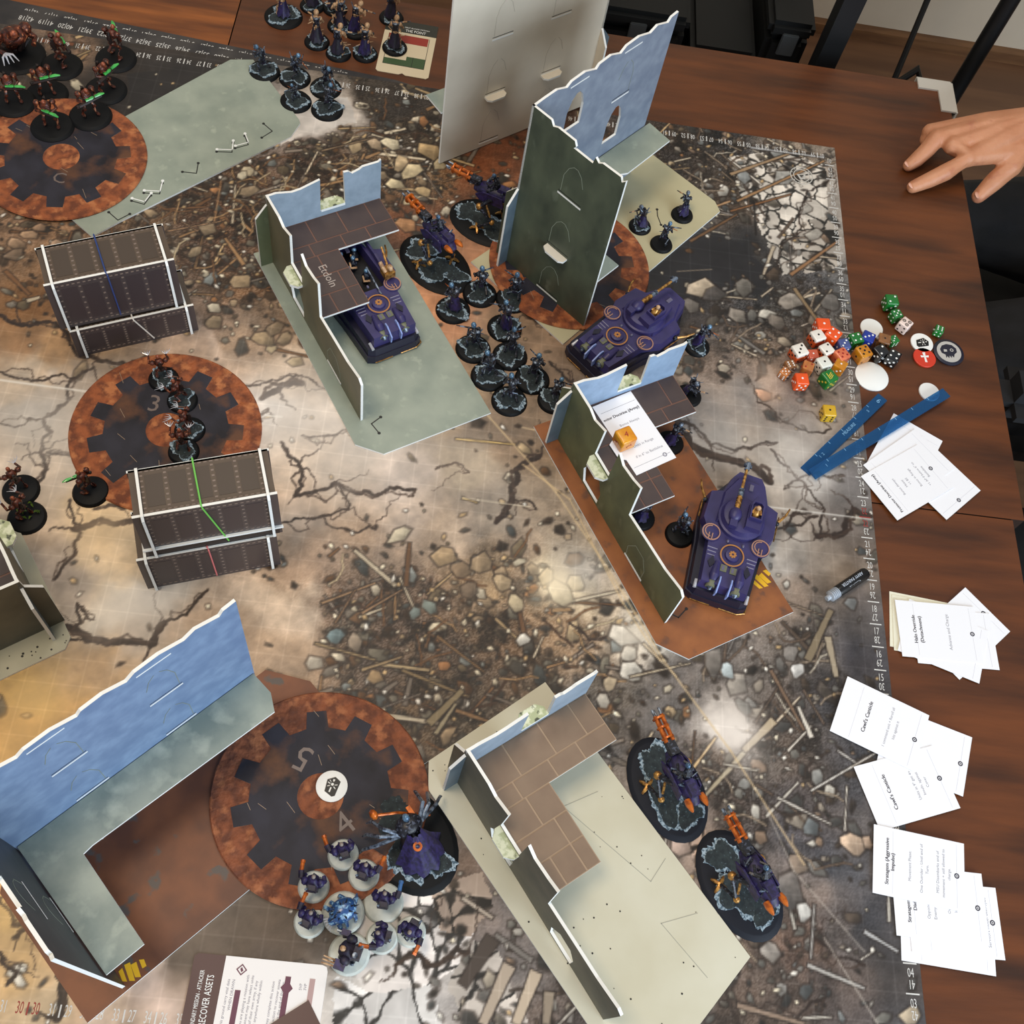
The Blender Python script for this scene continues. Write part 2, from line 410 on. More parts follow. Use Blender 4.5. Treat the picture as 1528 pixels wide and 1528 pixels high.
    for pts, w, c in BEAMS:
        a, b = at(*pts[0]), at(*pts[1]); stick(a[0], a[1], b[0], b[1], w*.72, np.array(c)*.84, .8)
    for pts, w in CRACKS:
        pw = [at(*p) for p in pts]
        line(pw, w*.75, (44, 34, 29), .9, .1); line(pw, w*.4, (60, 46, 38), .8, .16)
        for _ in range(max(1, len(pw)//2)):
            b = rnd.choice(pw); t = rnd.uniform(0, 6.3); L = rnd.uniform(.6, 2.2)
            line([b, (b[0]+L*math.cos(t), b[1]+L*math.sin(t))], w*.4, (52, 40, 34), .85, .14, True)
    for px_, py_, r, c, a in DUST_GLARE:
        x, y = at(px_, py_); sl = window(x-2.2*r, x+2.2*r, y-2.2*r, y+2.2*r)
        d = np.hypot(GX[sl]-x, GY[sl]-y)*(1+(f1[sl]-.5)*.9); put(sl, np.exp(-(d/r)**2)*a, np.array(c, float))
    # printed one-inch grid and deployment lines
    for k in range(12, 60): col[:, int(round(ix(k)))] += 9
    for k in range(0, 45): col[min(ny-1, int(round(iy(k)))), :] += 9
    for pts, w, c, a in LINES: line([at(*p) for p in pts], w, c, a)
    col = np.clip(col, 3, 252)/255.
    lc = np.where(col <= .04045, col/12.92, ((col+.055)/1.055)**2.4)
    me = bpy.data.meshes.new('mat_sheet'); nv = nx*ny
    co = np.zeros((nv, 3), np.float32); co[:, 0] = GX.ravel()*U; co[:, 1] = GY.ravel()*U
    i = np.arange(ny-1)[:, None]*nx+np.arange(nx-1)[None, :]; i = i.ravel()
    q = np.stack([i, i+1, i+nx+1, i+nx], 1).astype(np.int32)
    me.vertices.add(nv); me.vertices.foreach_set('co', co.ravel())
    me.loops.add(q.size); me.loops.foreach_set('vertex_index', q.ravel())
    me.polygons.add(len(q)); me.polygons.foreach_set('loop_start', np.arange(len(q), dtype=np.int32)*4)
    me.update(calc_edges=True)
    at_ = me.attributes.new('print_colour', 'FLOAT_COLOR', 'POINT')
    rgba = np.ones((nv, 4), np.float32); rgba[:, :3] = lc.reshape(-1, 3); at_.data.foreach_set('color', rgba.ravel())
    me.validate(); return me
# what the mat shows, warm lamplight at lower left painted in: (photo x, photo y, colour, amount of rubble)
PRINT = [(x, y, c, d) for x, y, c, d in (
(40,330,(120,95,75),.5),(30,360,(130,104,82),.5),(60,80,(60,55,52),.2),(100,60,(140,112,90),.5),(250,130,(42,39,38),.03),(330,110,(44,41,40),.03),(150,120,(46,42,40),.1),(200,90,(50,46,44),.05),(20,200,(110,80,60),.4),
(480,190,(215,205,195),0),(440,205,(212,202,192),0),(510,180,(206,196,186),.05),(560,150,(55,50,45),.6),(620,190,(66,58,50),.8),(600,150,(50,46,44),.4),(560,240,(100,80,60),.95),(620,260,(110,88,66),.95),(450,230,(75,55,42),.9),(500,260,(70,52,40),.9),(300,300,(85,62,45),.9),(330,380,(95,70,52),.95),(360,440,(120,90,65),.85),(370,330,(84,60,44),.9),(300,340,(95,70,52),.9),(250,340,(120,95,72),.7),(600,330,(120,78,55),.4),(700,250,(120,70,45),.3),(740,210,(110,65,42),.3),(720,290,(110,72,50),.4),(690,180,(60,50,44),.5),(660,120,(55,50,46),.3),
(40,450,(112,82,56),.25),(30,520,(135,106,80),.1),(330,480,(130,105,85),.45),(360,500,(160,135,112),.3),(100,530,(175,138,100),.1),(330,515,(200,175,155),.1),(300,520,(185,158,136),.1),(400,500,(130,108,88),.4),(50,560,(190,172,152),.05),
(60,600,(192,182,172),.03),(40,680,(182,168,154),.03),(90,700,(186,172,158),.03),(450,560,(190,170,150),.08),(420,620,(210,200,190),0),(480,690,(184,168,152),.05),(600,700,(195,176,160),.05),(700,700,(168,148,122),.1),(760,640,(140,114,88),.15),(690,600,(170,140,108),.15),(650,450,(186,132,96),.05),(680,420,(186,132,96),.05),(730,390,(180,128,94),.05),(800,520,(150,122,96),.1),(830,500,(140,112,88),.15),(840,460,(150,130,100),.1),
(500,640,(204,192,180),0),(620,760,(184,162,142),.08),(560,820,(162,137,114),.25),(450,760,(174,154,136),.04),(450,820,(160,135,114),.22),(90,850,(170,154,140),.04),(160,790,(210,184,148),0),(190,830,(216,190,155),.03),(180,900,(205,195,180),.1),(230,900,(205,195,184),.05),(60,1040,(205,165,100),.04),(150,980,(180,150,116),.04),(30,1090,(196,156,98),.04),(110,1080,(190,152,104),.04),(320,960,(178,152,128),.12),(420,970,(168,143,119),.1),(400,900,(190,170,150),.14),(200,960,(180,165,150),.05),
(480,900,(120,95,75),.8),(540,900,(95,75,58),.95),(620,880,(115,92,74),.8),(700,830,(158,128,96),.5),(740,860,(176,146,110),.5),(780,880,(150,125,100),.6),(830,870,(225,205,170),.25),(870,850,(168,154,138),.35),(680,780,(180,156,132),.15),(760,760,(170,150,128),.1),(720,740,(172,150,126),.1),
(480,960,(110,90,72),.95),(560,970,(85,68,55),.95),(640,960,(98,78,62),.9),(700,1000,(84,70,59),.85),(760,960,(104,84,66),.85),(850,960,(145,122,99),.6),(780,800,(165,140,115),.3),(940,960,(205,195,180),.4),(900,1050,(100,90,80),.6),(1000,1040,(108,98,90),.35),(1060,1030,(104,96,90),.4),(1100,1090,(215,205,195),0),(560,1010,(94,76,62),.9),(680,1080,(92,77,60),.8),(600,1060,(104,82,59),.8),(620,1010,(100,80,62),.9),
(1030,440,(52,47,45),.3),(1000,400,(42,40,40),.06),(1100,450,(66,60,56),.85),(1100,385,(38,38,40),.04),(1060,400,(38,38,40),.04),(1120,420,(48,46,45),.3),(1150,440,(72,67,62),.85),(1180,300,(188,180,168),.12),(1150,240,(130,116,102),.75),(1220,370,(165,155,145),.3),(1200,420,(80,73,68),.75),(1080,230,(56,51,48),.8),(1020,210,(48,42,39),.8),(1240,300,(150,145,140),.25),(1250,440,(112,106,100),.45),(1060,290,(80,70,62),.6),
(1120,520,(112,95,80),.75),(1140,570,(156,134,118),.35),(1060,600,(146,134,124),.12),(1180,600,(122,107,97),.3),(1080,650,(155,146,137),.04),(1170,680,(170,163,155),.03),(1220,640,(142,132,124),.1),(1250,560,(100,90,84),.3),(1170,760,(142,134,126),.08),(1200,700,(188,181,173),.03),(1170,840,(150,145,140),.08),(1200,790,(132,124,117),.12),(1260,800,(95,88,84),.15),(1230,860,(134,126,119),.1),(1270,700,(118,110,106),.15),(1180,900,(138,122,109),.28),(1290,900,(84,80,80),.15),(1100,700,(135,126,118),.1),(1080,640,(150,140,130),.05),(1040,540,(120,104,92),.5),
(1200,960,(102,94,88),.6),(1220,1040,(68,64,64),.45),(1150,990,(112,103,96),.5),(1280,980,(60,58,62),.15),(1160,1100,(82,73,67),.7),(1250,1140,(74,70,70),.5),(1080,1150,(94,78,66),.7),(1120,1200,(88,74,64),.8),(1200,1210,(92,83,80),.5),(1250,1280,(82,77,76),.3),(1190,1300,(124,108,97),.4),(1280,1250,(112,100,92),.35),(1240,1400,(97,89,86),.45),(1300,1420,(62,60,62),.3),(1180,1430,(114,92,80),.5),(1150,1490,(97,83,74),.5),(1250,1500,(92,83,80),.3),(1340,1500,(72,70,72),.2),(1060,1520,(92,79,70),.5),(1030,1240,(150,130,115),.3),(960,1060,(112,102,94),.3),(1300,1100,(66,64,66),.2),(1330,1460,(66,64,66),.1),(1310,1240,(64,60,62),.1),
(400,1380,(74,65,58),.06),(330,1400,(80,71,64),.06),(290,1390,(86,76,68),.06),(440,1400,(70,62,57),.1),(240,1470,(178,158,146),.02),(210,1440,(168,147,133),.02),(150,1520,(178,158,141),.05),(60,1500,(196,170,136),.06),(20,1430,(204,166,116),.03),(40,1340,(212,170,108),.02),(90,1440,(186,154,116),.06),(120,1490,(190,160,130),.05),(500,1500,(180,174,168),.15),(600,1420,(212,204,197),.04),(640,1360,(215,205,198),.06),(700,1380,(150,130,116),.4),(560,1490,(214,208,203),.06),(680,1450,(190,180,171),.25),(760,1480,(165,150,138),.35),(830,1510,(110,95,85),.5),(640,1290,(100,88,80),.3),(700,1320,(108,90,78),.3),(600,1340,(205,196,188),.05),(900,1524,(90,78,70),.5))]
SLABS = [
 ([(1090,232),(1180,225),(1232,250),(1240,390),(1168,412),(1128,330),(1105,290)], (205,196,184), 70),
 ([(1190,330),(1246,320),(1256,395),(1200,408)], (176,166,154), 16),
 ([(560,1332),(650,1330),(712,1352),(700,1430),(640,1470),(560,1490),(520,1440)], (218,210,204), 16),
 ([(500,1455),(560,1478),(640,1470),(660,1528),(495,1528)], (212,208,204), 6),
 ([(700,1400),(745,1425),(790,1528),(690,1528),(668,1470)], (188,178,168), 10),
 ([(640,1330),(720,1300),(735,1350),(700,1400),(655,1385)], (170,150,134), 8),
 ([(360,185),(430,140),(520,145),(532,183),(452,198),(410,222)], (220,211,202), 1),
 ([(985,360),(1078,345),(1160,412),(1135,440),(1010,445),(960,405)], (44,43,45), 1),
 ([(190,110),(360,96),(372,110),(195,200)], (44,41,40), 1),
 ([(1022,1235),(1050,1225),(1062,1270),(1035,1290)], (205,178,160), 4),
]
DUST_GLARE = [(1100,1090,1.0,(224,214,204),.9),(830,868,.9,(236,218,186),.85),(875,850,.9,(190,184,176),.6),(940,950,.7,(226,214,196),.6),(150,650,2.2,(206,200,192),.5),(60,640,2.0,(200,194,186),.5),(430,610,2.4,(220,212,204),.6),(540,660,2.4,(212,202,192),.5),(180,910,1.2,(226,216,204),.7),(230,900,1.0,(222,214,204),.6),(60,1040,1.0,(226,190,128),.6),(25,1110,1.2,(220,180,120),.5),(1200,690,1.6,(206,198,190),.6),(1075,650,1.2,(176,170,164),.5),(1145,560,.8,(210,180,156),.5),(1180,610,.9,(160,148,138),.4),(150,790,1.2,(222,196,158),.5),(40,1340,1.0,(228,188,124),.5),(700,690,1.4,(196,178,160),.4),(1150,590,.5,(196,160,134),.5),(1270,580,.8,(150,140,134),.4)]  # pale dust spots, plus glare haze and warm lamplight painted into the left side
BIGSTONES = [(600,95+150,.55,(206,180,142)),(585,215,.5,(226,212,180)),(640,225,.7,(196,166,122)),(615,255,.55,(222,202,162)),(632,285,.5,(206,178,134)),(590,275,.4,(224,206,168)),(560,215,.45,(176,154,126)),(530,220,.5,(190,166,130)),(655,245,.5,(214,192,152)),(610,300,.35,(220,200,160)),(570,262,.35,(150,130,104)),(606,335,.55,(190,140,98)),(620,325,.22,(180,168,146)),(634,330,.2,(190,176,150)),
 (368,255,.45,(214,198,166)),(372,285,.5,(160,140,114)),(362,262,.3,(230,218,190)),(405,520,.3,(200,178,140)),(395,505,.5,(170,146,114)),(410,490,.45,(150,128,102)),(425,505,.4,(162,140,112)),(440,540,.4,(210,186,150)),(310,340,.5,(148,128,102)),(290,375,.35,(160,140,112)),(360,420,.6,(170,146,114)),(320,480,.5,(150,130,104)),(25,365,.4,(170,140,112)),(45,350,.4,(178,146,116)),(60,340,.3,(160,130,104)),(20,380,.4,(150,126,104)),(85,365,.35,(180,150,124)),
 (1045,430,.7,(196,178,154)),(1030,455,.5,(120,112,104)),(1065,440,.6,(86,80,76)),(1100,470,.5,(150,140,128)),(1110,430,.6,(112,106,98)),(1180,450,.7,(160,150,138)),(1160,480,.5,(120,110,100)),(1220,480,.6,(130,120,108)),(1140,590,.45,(208,160,130)),(1240,450,.7,(120,114,108)),(1200,310,.6,(214,206,194)),(1170,265,.6,(184,180,172)),(1215,350,.5,(190,182,170)),(1110,265,.5,(146,148,146)),(1160,230,.45,(150,150,146)),
 (660,830,.55,(186,158,122)),(690,850,.5,(150,126,100)),(720,840,.6,(166,142,112)),(750,870,.5,(188,164,130)),(700,880,.4,(136,116,96)),(770,900,.4,(204,186,152)),(640,905,.35,(136,146,138)),(620,915,.3,(120,130,126)),(835,885,.6,(232,214,178)),(860,870,.5,(228,206,166)),(815,860,.4,(214,190,150)),(930,950,.55,(226,216,200)),(940,975,.4,(216,206,190)),(795,850,.3,(160,140,114)),(780,955,.35,(226,220,208)),(500,950,.4,(120,138,140)),(530,960,.4,(150,134,116)),(560,1010,.4,(168,140,104)),(470,990,.35,(190,178,160)),(900,1045,.4,(216,206,190)),
 (1180,975,.45,(150,142,134)),(1190,1000,.4,(226,222,216)),(1100,1020,.5,(170,160,148)),(940,1000,.55,(226,218,204)),(910,1020,.4,(196,176,146)),(1275,1260,.55,(206,178,152)),(1295,1258,.25,(196,168,144)),(1190,1290,.5,(160,140,122)),(1270,900,.4,(132,132,130)),(1180,1330,.7,(124,116,110)),(1200,1360,.4,(226,222,214)),(1210,1235,.4,(118,122,122)),(1220,1160,.35,(150,148,142)),(1360,1515,.4,(196,178,152)),(1150,1420,.45,(170,160,150)),(1040,1420,.4,(220,214,206)),(960,1160,.35,(206,198,186)),(1110,1170,.3,(150,148,142)),
 (1085,1000,.4,(196,206,206)),(1065,990,.5,(120,112,104)),(890,1080,.3,(232,226,214)),(1015,1260,.5,(206,180,164)),(90,1500,.22,(240,232,216)),(22,1450,.25,(238,228,210)),(30,1465,.22,(236,226,208)),(35,1445,.16,(244,238,222))]
BEAMS = [(((1205,985),(1240,910)),.22,(170,150,120)),(((1235,950),(1248,1010)),.2,(176,160,136)),(((1185,430),(1250,520)),.13,(190,160,120)),(((1005,330),(1090,300)),.1,(190,150,110)),(((1090,260),(1190,225)),.12,(206,170,130)),(((1100,300),(1230,240)),.1,(196,150,104)),(((1090,315),(1180,290)),.08,(160,110,70)),(((1180,410),(1250,360)),.12,(176,130,90)),(((1030,360),(1100,320)),.1,(150,110,76)),(((1120,220),(1230,235)),.1,(206,206,206)),
 (((1140,1090),(1050,1190)),.14,(196,180,150)),(((1155,1075),(1110,1120)),.22,(186,166,136)),(((1080,1140),(1130,1150)),.06,(226,216,196)),(((1150,1000),(1200,1090)),.1,(150,120,96)),(((1250,1120),(1340,1180)),.06,(220,214,206)),(((1160,1190),(1240,1230)),.06,(220,212,200)),(((1210,1180),(1330,1110)),.05,(226,220,210)),
 (((1205,1440),(1290,1475)),.09,(214,208,200)),(((1215,1350),(1210,1430)),.06,(222,216,208)),(((1290,1390),(1340,1420)),.09,(226,224,222)),(((1100,1500),(1200,1528)),.12,(150,128,110)),
 (((760,1440),(720,1528)),.3,(190,172,152)),(((800,1450),(770,1528)),.3,(206,186,162)),(((735,1400),(690,1470)),.35,(86,74,66)),(((820,1480),(815,1528)),.25,(200,180,156)),(((690,1340),(735,1370)),.1,(206,190,172)),
 (((560,990),(640,1000)),.09,(212,186,142)),(((540,1000),(600,980)),.07,(196,166,124)),(((600,1000),(700,1040)),.07,(190,160,116)),(((470,960),(560,985)),.05,(206,176,130)),(((480,900),(560,870)),.06,(176,140,104)),(((500,930),(530,880)),.05,(150,116,86)),(((540,915),(600,880)),.06,(190,150,112)),(((640,1080),(690,1030)),.2,(176,156,120)),(((650,1095),(680,1050)),.1,(206,190,156)),(((680,1060),(740,1080)),.1,(150,116,82)),(((960,960),(1010,1010)),.06,(200,180,150)),(((940,1010),(1030,990)),.05,(214,196,166)),
 (((680,655),(768,663)),.05,(226,190,116)),(((690,743),(712,750)),.05,(214,180,110)),(((660,300),(700,330)),.05,(150,110,76)),(((480,225),(560,205)),.05,(180,150,116)),(((250,345),(330,330)),.04,(190,150,112)),(((270,330),(295,345)),.04,(200,160,120)),(((130,80),(95,110)),.12,(176,140,98)),(((90,95),(135,75)),.1,(206,176,130)),(((60,60),(110,66)),.2,(140,86,58))]
CRACKS = [([(0,470),(30,485),(75,480),(115,530),(190,545),(260,540)],.1),([(0,555),(50,568),(105,565),(140,548)],.06),([(108,565),(100,600),(65,625),(60,675),(70,700),(40,730)],.08),([(65,625),(0,632)],.04),([(70,675),(110,680)],.06),([(390,595),(420,575),(450,572)],.16),([(365,575),(400,570),(450,560),(500,580)],.05),([(400,610),(380,640)],.06),
 ([(110,790),(155,778),(200,775)],.13),([(120,790),(110,830),(80,865)],.06),([(105,745),(110,780),(120,785)],.05),([(140,760),(175,755),(195,757)],.06),([(100,935),(160,960),(230,960),(245,930)],.15),([(115,900),(120,930),(105,940)],.06),([(120,905),(140,925)],.04),([(95,955),(155,958)],.06),([(245,930),(290,900),(310,880)],.06),
 ([(420,660),(450,700),(440,740),(500,720),(560,740),(620,730)],.09),([(450,650),(520,640),(570,655)],.05),([(500,720),(520,760),(480,770)],.05),([(420,780),(480,770),(560,790)],.05),([(650,700),(680,690),(700,705)],.04),
 ([(740,780),(765,745),(770,700),(805,680)],.13),([(760,745),(800,760)],.05),([(820,540),(855,570)],.07),([(780,470),(830,500),(860,490)],.05),([(1005,630),(1030,665),(1060,680),(1105,690),(1150,720)],.22),([(1060,665),(1120,670),(1160,660)],.06),([(1005,625),(1035,635),(1060,665)],.08),([(1150,670),(1200,720),(1230,760),(1225,800)],.06),([(1220,800),(1260,795),(1275,760),(1300,770)],.15),([(1170,790),(1220,770)],.07),([(1150,800),(1180,770),(1210,765)],.06),([(1170,730),(1220,705),(1260,710)],.05),([(1130,600),(1170,630),(1240,640)],.05),
 ([(1215,1400),(1250,1430),(1290,1440)],.05),([(1190,1520),(1230,1490)],.05),([(590,1440),(625,1425),(650,1440),(700,1420)],.1),([(560,1400),(600,1380),(640,1390)],.06),([(20,1400),(40,1380),(45,1340)],.07),([(85,1520),(95,1480),(88,1450)],.16),([(0,1420),(25,1450),(10,1470)],.06),([(20,1380),(45,1385)],.08),([(0,1340),(20,1380)],.04),([(1240,250),(1200,300),(1190,350),(1160,400)],.05),([(850,930),(880,955),(905,950)],.05)]
LINES = [([(0,567),(135,585)],.045,(232,226,216),.85),([(396,620),(420,622)],.04,(236,230,220),.8),([(690,743),(790,756)],.018,(226,212,186),.8),([(1135,755),(1300,775)],.03,(226,222,214),.8),([(728,620),(830,735),(905,845),(990,985),(1090,1120),(1200,1290)],.035,(214,186,142),.75),([(780,638),(850,652)],.03,(216,190,150),.8),([(780,693),(850,745),(930,900),(985,985)],.03,(216,186,140),.8),([(490,250),(520,290),(560,380)],.03,(176,146,110),.6),([(330,270),(320,330)],.03,(196,150,104),.7),([(1290,1420),(1185,1300),(1140,1200)],.03,(190,180,168),.5),([(1230,1400),(1310,1528)],.03,(190,180,168),.6),([(1010,405),(1062,402)],.02,(170,150,126),.8),([(640,250),(648,300),(640,330)],.02,(170,140,110),.5),([(1125,300),(1128,350)],.06,(30,26,24),.8)]

mat = thing('gaming_mat', 'large printed battle mat of cracked concrete and rubble covering the tables', 'gaming mat', (0, 0, 0))
pm = bpy.data.materials.new('mat_print'); pm.use_nodes = True
_n = pm.node_tree.nodes; _a = _n.new('ShaderNodeAttribute'); _a.attribute_name = 'print_colour'
pm.node_tree.links.new(_a.outputs['Color'], _n['Principled BSDF'].inputs['Base Color'])
_n['Principled BSDF'].inputs['Roughness'].default_value = .5; _n['Principled BSDF'].inputs['Specular IOR Level'].default_value = .35
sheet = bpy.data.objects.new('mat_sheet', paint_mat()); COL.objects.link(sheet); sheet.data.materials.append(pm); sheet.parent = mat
b = MB(); b.prism([(X0, Y0), (X1, Y0), (X1, Y1), (X0, Y1)], -.03, -.004); b.obj('mat_backing', mat_side, mat)
for red in (0, 1):
    b = MB()
    for t in range(1, 44):
        if (t == 22) != bool(red): continue
        y = 44-t; s = .44
        write(b, '%02d' % t, 59.62, y+.32, .005, s, math.pi, sx=.56)
        write(b, '%02d' % (44-t), 59.62, y-.32, .005, s, 0, sx=.56)
        b.box((59.62, y, .005), (.5, .05, .002))
    for t in range(1, 49):
        if (t == 30) != bool(red): continue
        write(b, '%02d' % t, 60-t+.25, 43.62, .005, .46, math.pi, sx=.5); write(b, '%02d' % (60-t), 60-t-.25, 43.62, .005, .46, math.pi, sx=.5)
        b.box((60-t, 43.62, .005), (.05, .36, .002))
        write(b, '%02d' % (60-t), 60-t-.25, .38, .005, .52, 0, sx=.46); write(b, '%02d' % t, 60-t+.25, .38, .005, .52, 0, sx=.46)
        b.box((60-t, .38, .005), (.05, .38, .002))
    b.obj('numerals', numred if red else numer, mat)['kind'] = 'stuff'
# round crest printed near the far right corner
b = MB()
for r in (.62, .45): b.slab([ring(r, 28), ring(r-.05, 28)], .003, .006, XY)
for k in range(12): b.box((.53*math.cos(k*.5236), .53*math.sin(k*.5236), .005), (.06, .06, .002))
b.slab([[(-.25, .1), (.25, .1), (.14, -.25), (-.14, -.25)], [(-.12, .04), (.12, .04), (.06, -.14), (-.06, -.14)]], .003, .006, XY)
cx, cy = at(1196, 262); b.obj('printed_crest', M('crest_ink', (190, 186, 178), .6), mat, loc=(cx, cy, 0), rz=.2)
# ------------------------------------------------------------------ foam-board terrain
foam = M('foam_core_edge', (232, 232, 228), .7)
inner = M('board_blue_grey', (132, 147, 160), .45, c2=(150, 164, 178), scale=70, lo=.35, hi=.7, c3=(112, 130, 146), scale3=22, lo3=.5, hi3=.75)
inner_s = M('board_sky_blue', (134, 156, 182), .45, c2=(152, 176, 202), scale=70, lo=.35, hi=.7, c3=(114, 138, 166), scale3=22, lo3=.5, hi3=.75)
inner_b = M('board_deep_blue', (108, 130, 162), .45, c2=(128, 150, 180), scale=70, lo=.38, hi=.7, c3=(94, 116, 150), scale3=22, lo3=.5, hi3=.75)
inner_g = M('board_slate_blue', (120, 130, 146), .45, c2=(138, 148, 162), scale=70, lo=.35, hi=.7, c3=(100, 112, 132), scale3=22, lo3=.5, hi3=.75)
slate = M('board_slate', (92, 106, 114), .5, c2=(74, 88, 98), scale=40, lo=.35, hi=.65)
blue_shaded = M('board_blue_shaded', (60, 62, 66), .5, c2=(72, 72, 74), scale=40, lo=.45, hi=.7)  # shade painted in: blue inner board on a face turned from the window
green = M('board_dark_green', (98, 104, 74), .5, c2=(74, 82, 60), scale=30, lo=.35, hi=.65, stretch=(1, 1, .55), c3=(112, 116, 88), scale3=60, lo3=.6, hi3=.75)
dgreen = M('board_deep_green', (84, 92, 74), .45, c2=(60, 68, 56), scale=30, lo=.35, hi=.65, stretch=(1, 1, .55), c3=(104, 112, 96), scale3=50, lo3=.62, hi3=.78)
olive = M('board_olive_brown', (112, 106, 82), .5, c2=(94, 92, 74), scale=26, lo=.35, hi=.65, stretch=(1, 1, .55), c3=(112, 108, 84), scale3=60, lo3=.6, hi3=.8)
umber = M('board_umber', (100, 96, 82), .5, c2=(78, 78, 68), scale=26, lo=.35, hi=.65, c3=(90, 88, 76), scale3=60, lo3=.6, hi3=.8)
pale = M('board_pale_grey', (214, 204, 186), .36, c2=(226, 216, 198), scale=22, lo=.3, hi=.7)
sage = M('board_sage', (154, 162, 148), .5, c2=(136, 146, 134), scale=26, lo=.35, hi=.65, c3=(164, 172, 156), scale3=70, lo3=.6, hi3=.75)
sage2 = M('board_sage_cloudy', (146, 156, 146), .45, c2=(118, 132, 126), scale=26, lo=.38, hi=.62, c3=(176, 184, 170), scale3=44, lo3=.55, hi3=.78)
rust = M('board_rust', (152, 92, 48), .6, c2=(118, 68, 38), scale=26, lo=.35, hi=.65, c3=(96, 66, 50), scale3=52, lo3=.57, hi3=.7)
rustd = M('board_rust_dark', (128, 76, 46), .55, c2=(92, 54, 36), scale=20, lo=.35, hi=.65, c3=(84, 74, 68), scale3=34, lo3=.62, hi3=.66)
cream = M('board_cream', (206, 202, 182), .5, c2=(194, 188, 164), scale=10, lo=.35, hi=.65)
creamy = M('board_cream_yellow', (188, 180, 146), .5, c2=(176, 168, 134), scale=12, lo=.35, hi=.65)
cream_g = M('board_cream_grey', (182, 178, 156), .5, c2=(160, 158, 138), scale=12, lo=.35, hi=.65)
plank_d = M('floor_plate_dark', (74, 60, 56), .5, c2=(62, 50, 50), scale=40, lo=.3, hi=.7)
plank_l = M('floor_plate_tan', (132, 110, 90), .5, c2=(120, 98, 80), scale=40, lo=.3, hi=.7)
seam_d = M('floor_seam_dark', (110, 78, 66), .6); seam_l = M('floor_seam_tan', (156, 132, 108), .6)
pale2 = M('pale_cut_line', (186, 176, 160), .5)
stone_m = M('stone_print', (214, 218, 190), .6, c2=(170, 178, 140), scale=120, lo=.45, hi=.55, c3=(70, 76, 60), scale3=90, lo3=.6, hi3=.66)
ink = M('black_ink', (22, 22, 22), .5); white = M('white_ink', (236, 238, 236), .5); faint = M('pale_ink', (126, 134, 118), .5)
XZ = lambda p, d: (p[0], d, p[1])
YZ = lambda p, d: (d, p[0], p[1])
T_ = .055       # half thickness of a board
def strip(mb, pts, w, fm, d0, d1, mi=0):
    for (a, b), (c, e) in zip(pts, pts[1:]):
        L = math.hypot(c-a, e-b) or 1; nx, ny = -(e-b)/L*w/2, (c-a)/L*w/2; ex, ey = (c-a)/L*w/3, (e-b)/L*w/3
        mb.slab([[(a-ex+nx, b-ey+ny), (a-ex-nx, b-ey-ny), (c+ex-nx, e+ey-ny), (c+ex+nx, e+ey+ny)]], d0, d1, fm, mi, mi, mi)
def arch(x0, x1, z0, z1):
    w = x1-x0; h = z1-z0
    return [(x0, z0), (x1, z0), (x1, z0+h*.55), (x0+w*.82, z0+h*.86), (x0+w*.6, z1), (x0+w*.4, z1), (x0+w*.18, z0+h*.86), (x0, z0+h*.55)]
def base_plate(parent, frame, poly, mt, marks=(), z=(.0, .09), holes=()):
    """the plate is cut in its own frame (origin, angle); parent sits at (px, py) turned by rz"""
    (ox, oy), ang = frame; c, s = math.cos(R_(ang)), math.sin(R_(ang))
    pl, prz = parent.location, parent.rotation_euler[2]; px, py = pl.x/U, pl.y/U; pc, ps = math.cos(-prz), math.sin(-prz)
    def tr(p):
        x, y = ox+p[0]*c-p[1]*s-px, oy+p[0]*s+p[1]*c-py
        return (x*pc-y*ps, x*ps+y*pc)
    b = MB(); b.slab([[tr(p) for p in poly]], z[0], z[1], XY, 1, 0, 1)
    o = b.obj('base_plate', [mt, foam], parent)
    return o, tr
def L_mark(parent, pts, white_too=False):
    b = MB(); strip(b, pts, .045, XY, .09, .098)
    for p in (pts[0], pts[-1]): b.prism(ring(.07, 8, p), .09, .1)
    if white_too:
        q = [(x+.1, y+.12) for x, y in pts]; strip(b, q, .05, XY, .098, .104, 1)
        for p in (q[0], q[-1]): b.prism(ring(.075, 8, p), .09, .106, 1)
    b.obj('corner_mark', [ink, white], parent)

